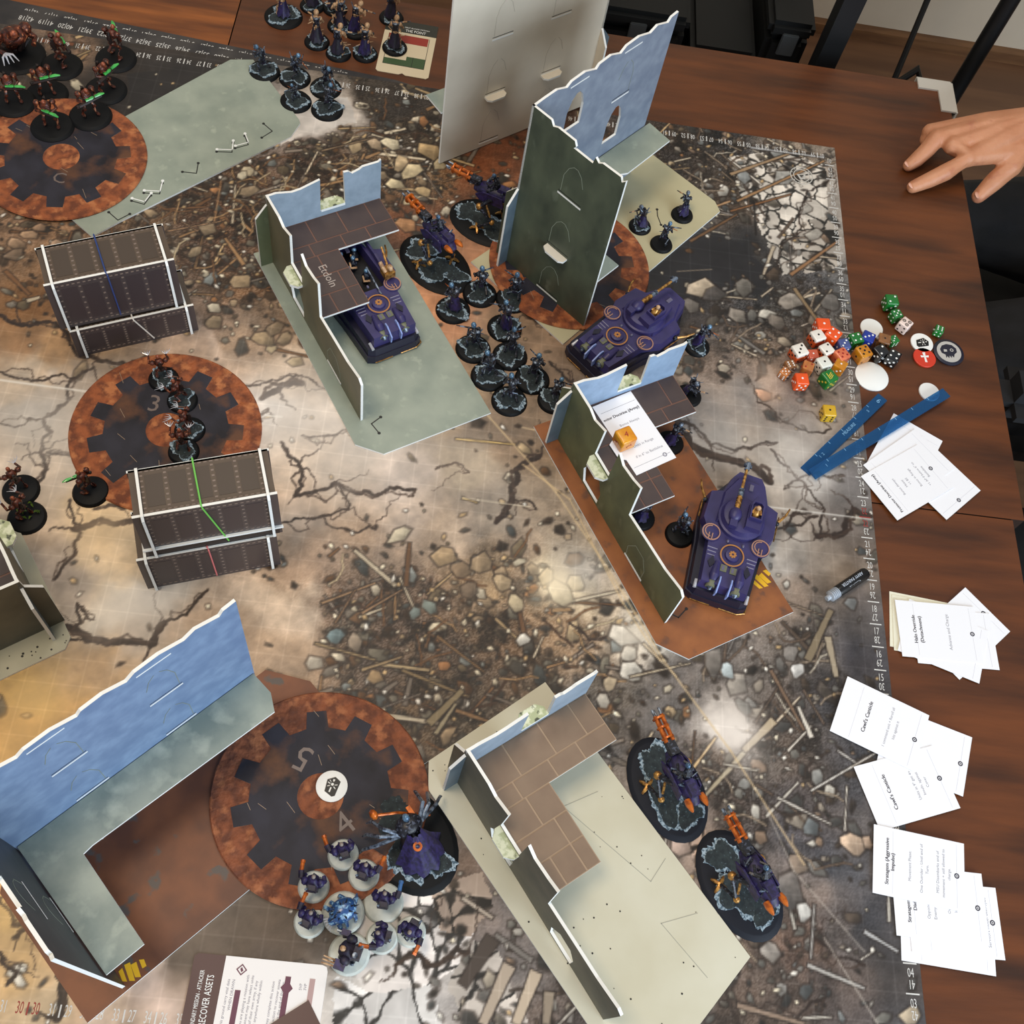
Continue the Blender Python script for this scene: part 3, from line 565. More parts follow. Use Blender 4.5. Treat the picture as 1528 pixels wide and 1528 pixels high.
def ruin(label, origin, ang, mo, mfloor, mseam, flip=False, mi=None, mb=None, low_end=False):
    """two-wall ruin: long wall along +x from its near end, short wall back along -y at x = 9.35"""
    mi = mi or inner
    t = thing('ruin', label, 'terrain piece', (origin[0], origin[1], 0), R_(ang))
    F = -1 if flip else 1
    xz = lambda p, d: (p[0], d*F, p[1]); yz = lambda p, d: (d, p[0]*F, p[1]); xy = lambda p, d: (p[0], p[1]*F, d)
    z0 = .09; K = 9.35
    out = [(0, z0), (K+.62, z0), (K+.62, 3.15), (K+.1, 3.75), (K+.06, 4.25), (8.05, 4.3), (7.6, 4.12), (6.85, 4.4), (6.92, 2.62), (5.78, 2.62), (5.72, 4.5), (5.3, 4.2), (4.55, 4.32), (4.05, 4.5), (4.0, 2.42), (2.6, 2.56), (1.3, 2.66), (.22, 2.95), (-.02, 2.75)]
    holes = [[(5.82, .22), (7.0, .22), (7.22, .95), (6.9, 1.75), (6.2, 1.75), (5.8, 1.0)]]
    win2 = [(2.05, .2), (3.25, .2), (3.35, .85), (3.0, 1.5), (2.4, 1.5), (2.05, .9)]
    if low_end: holes.append(win2)
    b = MB(); b.slab([out]+holes, -T_, T_, xz, 1, 0, 2); lw = b.obj('long_wall', [mo, mi, foam], t)
    if not low_end:
        b = MB(); strip(b, win2[1:]+[win2[0]], .03, xz, T_, T_+.006, 1); strip(b, [(2.0, .2), (3.3, .2)], .1, xz, T_, T_+.02, 0); b.obj('cut_window', [foam, faint], lw)
    bk = [(T_, z0), (T_, 4.25), (-.05, 4.25), (-.4, 4.26), (-1.1, 4.06), (-1.5, 4.08), (-2.4, 4.3), (-2.36, 2.45), (-3.55, 2.4), (-3.5, 4.32), (-3.72, 4.3), (-3.9, 4.12), (-4.25, 4.22), (-4.4, 4.32), (-5.15, 4.32), (-5.28, 4.42), (-5.3, z0)]
    bh = [[(-2.4, .22), (-3.5, .22), (-3.55, 1.0), (-3.2, 1.7), (-2.7, 1.7), (-2.38, 1.0)]]
    b = MB(); b.slab([bk]+bh, K-T_, K+T_, yz, 1, 0, 2); b.obj('short_wall', [mo, mi, foam], t)
    b = MB(); b.slab([[(T_, z0), (.62, z0), (.62, 3.1), (.12, 3.7), (T_, 3.75)]], K-T_, K+T_, yz, 0, 0, 1); b.obj('buttress', [mb or slate, foam], t)
    fl = [(K-.06, -.12), (K-.06, -5.25), (7.3, -5.25), (7.3, -2.3), (4.15, -2.3), (4.15, -.14)]
    b = MB(); b.slab([fl], 2.0, 2.1, xy, 2, 0, 1); fo = b.obj('upper_floor', [mseam, foam, mi], t)
    for x0, x1, y0, y1 in ((8.0, 9.29, -.14, -1.6), (8.0, 9.29, -1.6, -3.1), (8.0, 9.29, -3.1, -4.45), (8.0, 9.29, -4.45, -5.25), (7.3, 8.0, -.14, -1.2), (7.3, 8.0, -1.2, -2.7), (7.3, 8.0, -2.7, -3.9), (7.3, 8.0, -3.9, -5.25), (6.2, 7.3, -.14, -1.3), (6.2, 7.3, -1.3, -2.3), (5.2, 6.2, -.14, -1.75), (5.2, 6.2, -1.75, -2.3), (4.15, 5.2, -.14, -.9), (4.15, 5.2, -.9, -1.75), (4.15, 5.2, -1.75, -2.3)):
        g = .035; b = MB(); b.slab([[(x0+g, y0-g), (x1-g, y0-g), (x1-g, y1+g), (x0+g, y1+g)]], 2.095, 2.115, xy); b.obj('floor_plate', mfloor, fo)
    for c, fm, nm in (((6.35, .22), xy, 'stone_sill'), ((K+.2, -2.95), xy, 'stone_sill')):
        if nm and c[0] < 9: poly = [(5.75, -.06), (6.95, -.06), (6.95, .26), (6.7, .52), (6.0, .52), (5.75, .26)]
        else: poly = [(K-.06, -2.4), (K-.06, -3.55), (K+.26, -3.55), (K+.5, -3.3), (K+.5, -2.65), (K+.26, -2.4)]
        b = MB(); b.slab([poly], 2.36, 2.5, fm, 0, 0, 1); b.obj('stone_sill', [stone_m, foam], t)
    return t, F

r1, _ = ruin('sage green based ruin with a brown upper floor sheltering the open purple transport', (37.55, 23.72), 122.6, olive, plank_d, seam_d, mb=green)
o1, tr1 = base_plate(r1, ((43, 24.91), 122), [(0, 0), (12, 0), (12, 6), (.9, 6), (0, 5.1)], sage)
L_mark(r1, [tr1((1.0, 4.85)), tr1((1.55, 4.95)), tr1((1.7, 4.45))])
b = MB(); write(b, 'Etdoln', 6.1, -1.25, 2.119, .52, R_(182), sx=.95); b.obj('handwriting', M('pencil', (172, 160, 152), .6), r1)
r2, _ = ruin('rust based ruin with a white rule card lying on its brown upper floor', (50.73, 15.99), 120.4, green, plank_d, seam_d, mi=inner_s)
o2, tr2 = base_plate(r2, ((56.1, 17.1), 120), [(0, 0), (12, 0), (12, 6), (1.1, 6), (0, 5.1)], rust)
L_mark(r2, [tr2((2.1, 4.9)), tr2((1.7, 4.6)), tr2((1.9, 4.1))]); L_mark(r2, [tr2((8.2, 4.2)), tr2((8.6, 4.6)), tr2((8.9, 4.2))], True)
yel = M('hazard_yellow', (228, 176, 30), .5)
def hazard(parent, tr, c0, s=1.0, rot=0.):
    b = MB()
    for poly in ([(0, 0), (.35, .1), (.9, -.55), (.62, -.8)], [(.28, .3), (.62, .38), (1.3, -.45), (1.0, -.68)], [(.1, -.5), (.5, -.95), (.2, -1.05), (-.1, -.7)], [(.75, .45), (1.05, .5), (1.5, .0), (1.35, -.25)]):
        pp = [tr((c0[0]+s*(x*math.cos(rot)-y*math.sin(rot)), c0[1]+s*(x*math.sin(rot)+y*math.cos(rot)))) for x, y in poly]
        b.slab([pp], .088, .096, XY)
    b.obj('hazard_stripe', yel, parent)
hazard(r2, tr2, (1.5, .15), .55, 1.2)
r3, _ = ruin('cream based ruin with a tan upper floor near the bottom edge', (48.62, 1.42), 127.0, umber, plank_l, seam_l, low_end=True)
o3, tr3 = base_plate(r3, ((53.75, 3.75), 130), [(0, 0), (12.05, 0), (12.05, 5.9), (11.9, 6), (.0, 6)][:3]+[(12.05, 5.4), (11.2, 6), (-.6, 6), (-1.0, 5.2)], cream)
pen = M('pencil_line', (158, 156, 142), .6)
b = MB()
for p in ([(7.6, .9), (7.9, 2.3), (4.0, 1.3), (4.3, .35)], [(2.2, .6), (2.7, 1.9), (.4, 1.7)], [(9.9, 4.6), (10.6, 4.3)]): strip(b, [tr3(q) for q in p], .025, XY, .09, .094)
q = random.Random(5)
for k in range(60):
    p = tr3((q.uniform(.2, 11.8), q.uniform(.2, 5.7))); b.prism(ring(q.uniform(.015, .04), 6, p), .09, .096, 1)
b.obj('print_marks', [pen, ink], r3)['kind'] = 'stuff'
r5c = (27.32, 13.1)
r5, _ = ruin('cream based ruin cut off by the left edge of the frame', (r5c[0]-9.35*math.cos(R_(36)), r5c[1]-9.35*math.sin(R_(36))), 36, umber, plank_d, seam_d, flip=True)
o5, tr5 = base_plate(r5, ((28.42, 12.52), 216), [(0, -5.4), (0, -.35), (.35, 0), (11, 0), (11, -6), (.6, -6)], cream_g)
b = MB(); q = random.Random(8)
for k in range(30): b.prism(ring(q.uniform(.02, .05), 6, tr5((q.uniform(.1, 8), -q.uniform(.05, .7)))), .09, .097)
b.obj('print_marks', ink, r5)['kind'] = 'stuff'

def tower(label, corner, ang, mo, mi=None, mfloor=None, open_win=True, floor_poly=None, sills=True, short_inner=None):
    """tall L ruin: corner at origin, long wall along +x (9 in), short wall along -y (5 in)"""
    mi = mi or inner; z0 = .1; H = 9.35; fnt = pale2 if mo is pale else faint
    t = thing('tower_ruin', label, 'terrain piece', (corner[0], corner[1], 0), R_(ang))
    top = [(9.0, H+.12), (8.55, H+.05), (8.4, H-.15), (7.6, H+.1), (7.2, H-.1), (6.4, H+.12), (5.6, H+.05), (5.3, H-.18), (4.6, H+.08), (3.9, H+.0), (3.75, H-.18), (3.0, H+.08), (2.2, H+.02), (1.95, H-.16), (1.3, H+.08), (.6, H+.05), (.05, H+.0)]
    out = [(-T_, z0), (9.0, z0)]+top+[(-T_, H)]
    wins = [arch(2.3, 3.35, 6.6, 8.5), arch(5.6, 6.6, 4.0, 5.95)]
    b = MB(); b.slab([out]+(wins if open_win else []), -T_, T_, XZ, 1, 0, 2); lw = b.obj('long_wall', [mo, mi, foam], t)
    b = MB(); b.slab([[(-T_, z0), (-.62, z0), (-.62, 4.1), (-.12, 4.75), (-T_, 4.8)]], -T_, T_, XZ, 0, 0, 1); b.obj('buttress', [slate, foam], t)
    for side, d in ((-1, -T_-.004), (1, T_+.004)):
        for x in (2.25, 5.55):
            for z in (.32, 3.3, 6.45):
                if open_win and ((x < 3 and z > 6) or (x > 5 and 3 < z < 4)): continue
                b = MB(); strip(b, [(x, z), (x+1.12, z)], .07, XZ, d-.004, d+.004, 0); strip(b, [(x, z+.13), (x+1.12, z+.13)], .03, XZ, d-.003, d+.003, 1)
                strip(b, arch(x+.08, x+1.05, z+.2, z+1.95)[1:5], .022, XZ, d-.003, d+.003, 2); strip(b, arch(x+.08, x+1.05, z+.2, z+1.95)[5:8], .022, XZ, d-.003, d+.003, 2)
                b.obj('window_slot', [foam, ink, fnt], lw)
        for x in (2.2, 5.6): b = MB(); strip(b, [(x, H-.3), (x+1.1, H-.3)], .06, XZ, d-.004, d+.004, 0); b.obj('window_slot', foam, lw)
    yz = lambda p, d: (d, p[0], p[1])
    so = [(T_, z0), (T_, H), (-.05, H), (-1.0, H+.0), (-1.15, H-.22), (-1.4, H-.1), (-2.3, H-.1), (-2.42, H-.32), (-2.32, H-.45), (-3.35, H-.45), (-3.42, H-.1), (-3.62, H-.25), (-3.8, H-.12), (-4.75, H-.08), (-4.85, H-.28), (-5.02, H-.1), (-5.05, z0)]
    b = MB(); b.slab([so], -T_, T_, yz, 0, 1, 2); sw = b.obj('short_wall', [mo, short_inner or mi, foam], t)
    b = MB(); b.slab([[(T_, z0), (.62, z0), (.62, 4.1), (.12, 4.75), (T_, 4.8)]], -T_, T_, yz, 0, 0, 1); b.obj('buttress', [mo, foam], t)
    for d in (-T_-.004, T_+.004):
        for z in (.3, 3.2, 6.3):
            b = MB()
            if not (sills and z == 3.2 and d < 0): strip(b, [(-2.05, z), (-3.3, z)], .085, yz, d-.004, d+.004, 0)
            strip(b, [(-2.05, z+.14), (-3.3, z+.14)], .03, yz, d-.003, d+.003, 1)
            a = arch(-3.2, -2.15, z+.2, z+1.75); strip(b, a[1:], .026, yz, d-.003, d+.003, 2); b.obj('window_slot', [foam, ink, fnt], sw)
    if sills:
        b = MB(); b.slab([[(-T_, -2.1), (-T_, -3.3), (-.3, -3.3), (-.45, -3.1), (-.45, -2.35), (-.3, -2.1)]], 3.1, 3.2, XY, 0, 0, 1); b.obj('window_sill', [pale, foam], sw)
        for x in (2.3, 5.6):
            b = MB(); b.slab([[(x, T_), (x+1.1, T_), (x+1.1, .3), (x+.9, .45), (x+.2, .45), (x, .3)]], 3.2, 3.3, XY, 0, 0, 1); b.obj('window_sill', [pale, foam], lw)
    fp = floor_poly or [(.1, -.1), (9.05, -.1), (9.05, -1.4), (1.5, -1.4), (1.5, -5.0), (.1, -5.0)]
    b = MB(); b.slab([fp], 3.1, 3.2, XY, 0, 0, 1); b.obj('upper_floor', [mfloor or sage2, foam], t)
    return t
t6 = tower('tall dark green tower ruin standing on a rust gear disc at upper right', (43.07, 33.5), 139.5-90, dgreen, mi=inner_g, mfloor=sage, floor_poly=[(.1, -.1), (9.3, -.1), (9.2, -1.5), (6.0, -1.6), (5.6, -1.4), (1.5, -1.4), (1.5, -5.0), (.1, -5.0)])
o6, tr6 = base_plate(t6, ((46.0, 29.1), 48.5), [(0, 0), (12, 0), (12.6, 1), (12.6, 5.0), (11, 6), (0, 6)][:1]+[(12.1, .6), (12.4, 1.2), (12.2, 6.1), (0, 6.1), (0, 3.2)], creamy)
L_mark(t6, [tr6((9.6, 2.7)), tr6((9.3, 2.4)), tr6((9.0, 1.9))])
t7 = tower('tall pale grey tower ruin seen from its blank outer side at top centre', (46.4, 44.68), 218.3, pale, open_win=False)
o7, tr7 = base_plate(t7, ((39.0, 39.4), 38.3), [(5.4, .5), (5.4, 6), (11, 6), (11, .5)], sage)
t4 = tower('tall blue-grey L-shaped ruin with a sage walkway at lower left', (29.2, 4.72), 45.9, umber, mi=inner_b, short_inner=blue_shaded, open_win=False, floor_poly=[(.12, -.08), (8.95, -.08), (9.0, -1.0), (8.7, -1.62), (1.85, -1.5), (1.5, -1.55), (1.42, -4.98), (.12, -4.98)])
o4, tr4 = base_plate(t4, ((31.95, .1), 45.8), [(0, 0), (11.6, 0), (12.2, .9), (12.2, 4.6), (11.2, 6), (.7, 6), (0, 5.2)], rustd)
hazard(t4, tr4, (1.98, .05), .5, 2.2)
b = MB()
for p in ((8.4, 4.62), (3.44, 4.63)): strip(b, [tr4(p), tr4((p[0]+.1, p[1]+.5))], .03, XY, .09, .1); b.prism(ring(.08, 8, tr4(p)), .09, .102)
b.obj('corner_mark', white, t4)

pa = thing('terrain_plate', 'bare sage green terrain plate with engraved corner marks at upper left', 'terrain plate', (24.4, 31.62, 0), R_(44.5))
lp = lambda X, Y: ((X-24.4)*math.cos(R_(44.5))+(Y-31.62)*math.sin(R_(44.5)), -(X-24.4)*math.sin(R_(44.5))+(Y-31.62)*math.cos(R_(44.5)))
b = MB(); b.slab([[lp(*at(*p)) for p in ((138, 355), (178, 333), (434, 206), (448, 186), (446, 180), (378, 91), (344, 91), (150, 196), (100, 322))]], 0, .09, XY, 1, 0, 1); b.obj('plate', [sage, foam], pa)
c1 = lambda x, y: lp(*at(x*400/1528, y*400/1528, .09))
for pts, w in (([(620, 1210), (672, 1255), (740, 1220)], 0), ([(750, 1145), (822, 1165), (860, 1115)], 1), ([(820, 1100), (910, 1105), (925, 1045)], 1), ([(1040, 980), (1120, 988), (1130, 930)], 0), ([(1235, 865), (1322, 868), (1328, 815)], 1), ([(1340, 845), (1415, 825), (1395, 775)], 1), ([(1502, 705), (1552, 748), (1492, 785)], 0)):
    L_mark(pa, [c1(*p) for p in pts], bool(w))

# rust objective discs with a dark gear
rock_rust = M('rust_rock', (156, 86, 48), .8, c2=(108, 57, 34), scale=95, lo=.36, hi=.6, detail=10, c3=(180, 112, 68), scale3=70, lo3=.53, hi3=.64, bump=1.0, bscale=75)
rock_dim = M('rust_rock_dim', (138, 78, 48), .8, c2=(98, 54, 35), scale=95, lo=.36, hi=.6, detail=10, c3=(162, 100, 64), scale3=70, lo3=.53, hi3=.64, bump=1.0, bscale=75)
gear_m = M('gear_steel', (48, 47, 57), .6, spec=.3, c2=(30, 28, 34), scale=26, lo=.35, hi=.65, detail=9, c3=(96, 64, 46), scale3=20, lo3=.53, hi3=.66)
gear_e = M('gear_edge', (150, 128, 106), .6)
def gear_disc(c, rz, label, txt, mt=None, z=0., teeth=12):
    t = thing('objective_disc', label, 'objective disc', (c[0], c[1], z), rz)
    b = MB(); b.lathe([(3.83, 0), (3.85, .04), (3.8, .09)], 72); b.obj('disc', mt or rock_rust, t)
    o = []
    for k in range(teeth):
        a = 2*math.pi*k/teeth; h = math.pi/teeth
        for r, d in ((2.5, -.56), (3.12, -.4), (3.12, .4), (2.5, .56)): o.append((r*math.cos(a+d*h), r*math.sin(a+d*h)))
    b = MB(); b.slab([o, ring(.82, 28)], .085, .1, XY, 0, 0, 1); g = b.obj('gear', [gear_m, gear_e], t)
    b = MB(); q = random.Random(int(c[0]*10))
    for k in range(9):
        r, a = q.uniform(1, 3), q.uniform(0, 6.28); L = q.uniform(.2, .6); d = q.uniform(-.5, .5)+2.2
        x, y = r*math.cos(a), r*math.sin(a); strip(b, [(x, y), (x+L*math.cos(d), y+L*math.sin(d))], .018, XY, .1, .103)
    b.obj('scratch', gear_e, g)['kind'] = 'stuff'
    b = MB()
    for s, x, y, r, sz in txt: write(b, s, x, y, .104, sz, r)
    b.obj('numeral', M('numeral_etch', (112, 98, 92), .5), g)
    return t
gear_disc((29.72, 22.1), .1, 'rust objective disc marked 3 between the two crate stacks', [('3', -.62, 1.22, -.1, 1.15)], teeth=11)
gear_disc((21.95, 36.0), .3, 'rust objective disc with robots on it at the upper left edge', [('C', -.15, -1.35, -.3, .9)], teeth=11, z=.09)
gear_disc((38.17, 7.85), .05, 'rust objective disc with a white token on its hub, lower centre', [('5', -.75, 1.35, 2.75-.0, 1.3), ('4', .95, -.95, .75, 1.2)], rock_dim, teeth=11, z=.09)
gear_disc((46.1, 33.8), .2, 'rust objective disc lying under the dark green tower', [], z=.09)

# riveted foam-board crates held by rubber bands
crate_m = M('crate_brown', (88, 74, 60), .5, c2=(80, 66, 55), scale=60, lo=.3, hi=.7)
crate_f = M('crate_face', (74, 64, 62), .42, c2=(66, 57, 57), scale=60, lo=.3, hi=.7)
panel_m = M('crate_panel', (70, 58, 48), .5); rivet = M('crate_rivet', (48, 41, 36), .5); band_w = (226, 222, 214)
def crate(label, org, ang, L, D, H, band, bx=.45, skew=0., ribs=(.32, .32), z=0., foot=0.):
    """front-left corner at origin, x along the front, y into depth"""
    t = thing('barricade_crate', label, 'crate', (org[0], org[1], z), R_(ang), 'foam board crates')
    def board(nm, fm, a, b_, d0, d1, m0, m1):
        s = MB(); s.slab([[a, (b_[0], a[1]), b_, (a[0], b_[1])]], d0, d1, fm, m0, m1, 2); return s.obj(nm, [crate_m, crate_f, foam], t)
    front = board('front_board', XZ, (0, 0), (L, H), .0, .1, 1, 1)
    back = board('back_board', XZ, (0, 0), (L, H-.1), D-.1, D, 1, 1)
    topb = board('top_board', XY, (.05, .1), (L-.05, D-.02), H-.2, H-.1, 1, 0)
    for x in (ribs[0], L-ribs[1]):
        s = MB(); s.slab([[(-.14, 0), (D+.06, 0), (D+.06, H-.1), (D-.05, H+.06), (-.02, H+.06), (-.14, H-.12)]], x-.05, x+.05, YZ, 0, 0, 1); s.obj('end_board', [crate_f, foam], t)
    if foot:
        s = MB(); s.slab([[(-.05, -.09), (L+.05, -.09), (L+.05, .0), (-.05, .0)]], foot-.05, foot+.05, XY); s.obj('ledge_board', foam, t)
        s = MB(); s.slab([[(.1, .02), (L-.1, .02), (L-.1, foot-.06), (.1, foot-.06)]], -.02, -.002, XZ); s.obj('foot_panel', M('crate_foot', (34, 26, 26), .5), t)
    # raised panels and rivet rows on the front and the top
    n = 5; x0 = ribs[0]+.12; w = (L-ribs[0]-ribs[1]-.24)/n
    for i in range(n):
        a = x0+i*w
        s = MB(); s.slab([[(a+.1, foot+.36), (a+w-.1, foot+.36), (a+w-.1, H-.38), (a+.1, H-.38)]], -.012, .0, XZ); s.obj('panel', MC['crate_face_panel'], front)
        if D > .9: s = MB(); s.slab([[(a+.1, .38), (a+w-.1, .38), (a+w-.1, D-.3), (a+.1, D-.3)]], H-.1, H-.088, XY); s.obj('panel', panel_m, topb)
    s = MB(); s2 = MB()
    for i in range(n*4+1):
        a = x0+i*w/4
        for z in (.2+foot, H-.18): s.box((a, -.008, z), (.11, .016, .05))
        if D > .9:
            for y in (.2, D-.14): s2.box((a, y, H-.094), (.12, .05, .012))
        else: s2.box((a, D*.55, H-.094), (.05, .05, .012))
    for i in range(n+1):
        a = x0+i*w
        for k in range(7):
            s.box((a, -.008, foot+.36+k*(H-.76-foot)/6), (.09, .016, .07))
            if D > .9: s2.box((a, .35+k*(D-.65)/6, H-.094), (.1, .07, .012))
    s.obj('rivet', rivet_l, front)['kind'] = 'stuff'; s2.obj('rivet', rivet_l, topb)['kind'] = 'stuff'
    if band:
        x = L*bx; s = MB(); s.tube([(x-.05, D+.03, .2), (x-.05, D+.03, H), (x, .03, H+.05), (x+.03, -.05, H-.05), (x+.08+skew, -.05, .2)], .032, 6); s.obj('rubber_band', M('rubber_'+band[0], band[1], .5), t)
    return t
M('crate_face_panel', (60, 51, 52), .42); rivet_l = M('rivet_light', (122, 106, 96), .5)
crate('large brown riveted crate with a dark blue rubber band, stacked on a lower one', (25.06, 25.24), 25.2, 5.0, 2.05, 2.75, ('blue', (38, 62, 120)), .47, z=1.74)
crate('low brown riveted crate with a white rubber band, under the blue-banded one', (25.42, 25.18), 25.5, 5.05, 2.1, 1.7, ('white', (222, 214, 204)), .5, .55)
crate('large brown riveted crate with a green rubber band, stacked on another', (30.86, 15.29), 19, 4.9, 1.95, 3.0, ('green', (110, 190, 80)), .47, .55, (.34, .32), z=2.54, foot=.56)
crate('brown riveted crate with a pink rubber band, under the green-banded one', (30.52, 15.06), 19, 5.05, 2.1, 2.5, ('pink', (206, 110, 112)), .5, .0)
# ------------------------------------------------------------------ painted figurines
base_blk = M('base_black', (10, 11, 13), .6, spec=.22); base_navy = M('base_navy', (19, 22, 32), .6, spec=.25); base_wht = M('base_primer', (206, 208, 198), .6, c2=(176, 180, 172), scale=60)
crust = M('crust_dark', (40, 50, 52), .8, c2=(26, 34, 38), scale=200, c3=(78, 94, 102), scale3=500, lo3=.62, hi3=.7); crust_e = M('crust_edge', (160, 178, 190), .85, c2=(70, 90, 104), scale=420, lo=.42, hi=.58)
navy = M('armour_navy', (20, 20, 28), .4, c2=(74, 80, 96), scale=420, lo=.53, hi=.64); steel = M('steel_paint', (124, 136, 152), .35, .5, c2=(58, 64, 76), scale=260, lo=.45, hi=.6)
helm = M('helmet_blue_steel', (110, 144, 172), .3, .35, c2=(62, 86, 112), scale=260); purple = M('robe_purple', (42, 33, 84), .5, c2=(24, 18, 50), scale=260, lo=.42, hi=.6); plum = M('robe_plum', (34, 26, 50), .55, c2=(18, 15, 27), scale=260, lo=.42, hi=.6)
bone = M('bone_tan', (196, 160, 122), .55, c2=(140, 104, 74), scale=260); copper = M('copper_paint', (198, 104, 32), .35, .3, c2=(150, 70, 18), scale=200); brass = M('brass_paint', (190, 142, 74), .35, .5, c2=(120, 80, 38), scale=260)
rusty = M('robot_rust', (96, 44, 28), .4, .2, c2=(48, 24, 18), scale=260, c3=(176, 106, 70), scale3=240, lo3=.58, hi3=.66); rustdk = M('robot_dark', (44, 24, 18), .5, c2=(26, 18, 16), scale=200); glow = M('green_rod', (74, 182, 84), .3, c2=(42, 140, 62), scale=120, coat=.5)
bluesk = M('blue_beast', (36, 72, 124), .3, c2=(130, 170, 200), scale=240, lo=.52, hi=.62, coat=.3); leaf = M('leaf_green', (112, 136, 44), .5, c2=(60, 84, 24), scale=160); silver = M('silver_claw', (206, 206, 212), .3, .4)

def mini_base(t, R, mt, seed=0, ry=None, crusts=1, hollow=False):
    b = MB(); sy = (ry or R)/R; b.lathe([(R, 0), (R, .03), (R*.9, .14), (R*.88, .15)], 28, sy=sy); b.obj('base', mt, t, smooth=True)
    if hollow: b = MB(); b.lathe([(.1, .148), (.1, .152)], 12, c=(.1, -.2, 0)); b.obj('hole', base_blk, t)
    if crusts:
        b = MB(); q = random.Random(seed)
        spots = [(0, 0, .72)] if crusts == 1 else ([(R*.35, R*.1, .42), (-R*.4, -R*.05, .4)] if crusts == 2 else [(R*.5, .0, .36), (-R*.15, (ry or R)*.2, .42), (-R*.55, -(ry or R)*.2, .28)])
        for i, (x, y, k) in enumerate(spots):
            r = R*k; rr = rough_ring(r, seed*7+i, 56, .2, r*min(1, sy*1.25))
            a = q.uniform(0, 6.28); jag = [(x+px*k_, y+py*k_) for (px, py), k_ in ((p_, 1+q.uniform(-.09, .1)) for p_ in rr)]
            e_ = i*.006; b.slab([jag], .14, .178+e_, XY, 1, 1, 1); ww = q.uniform(0, 6); b.slab([[(x+px*k_, y+py*k_) for (px, py), k_ in ((p_, .84+.1*math.sin(ww+j_*.35)+q.uniform(-.06, .03)) for j_, p_ in enumerate(rr))]], .17, .2+e_, XY)
        b.obj('ground_crust', [crust, crust_e], t)
    return .17

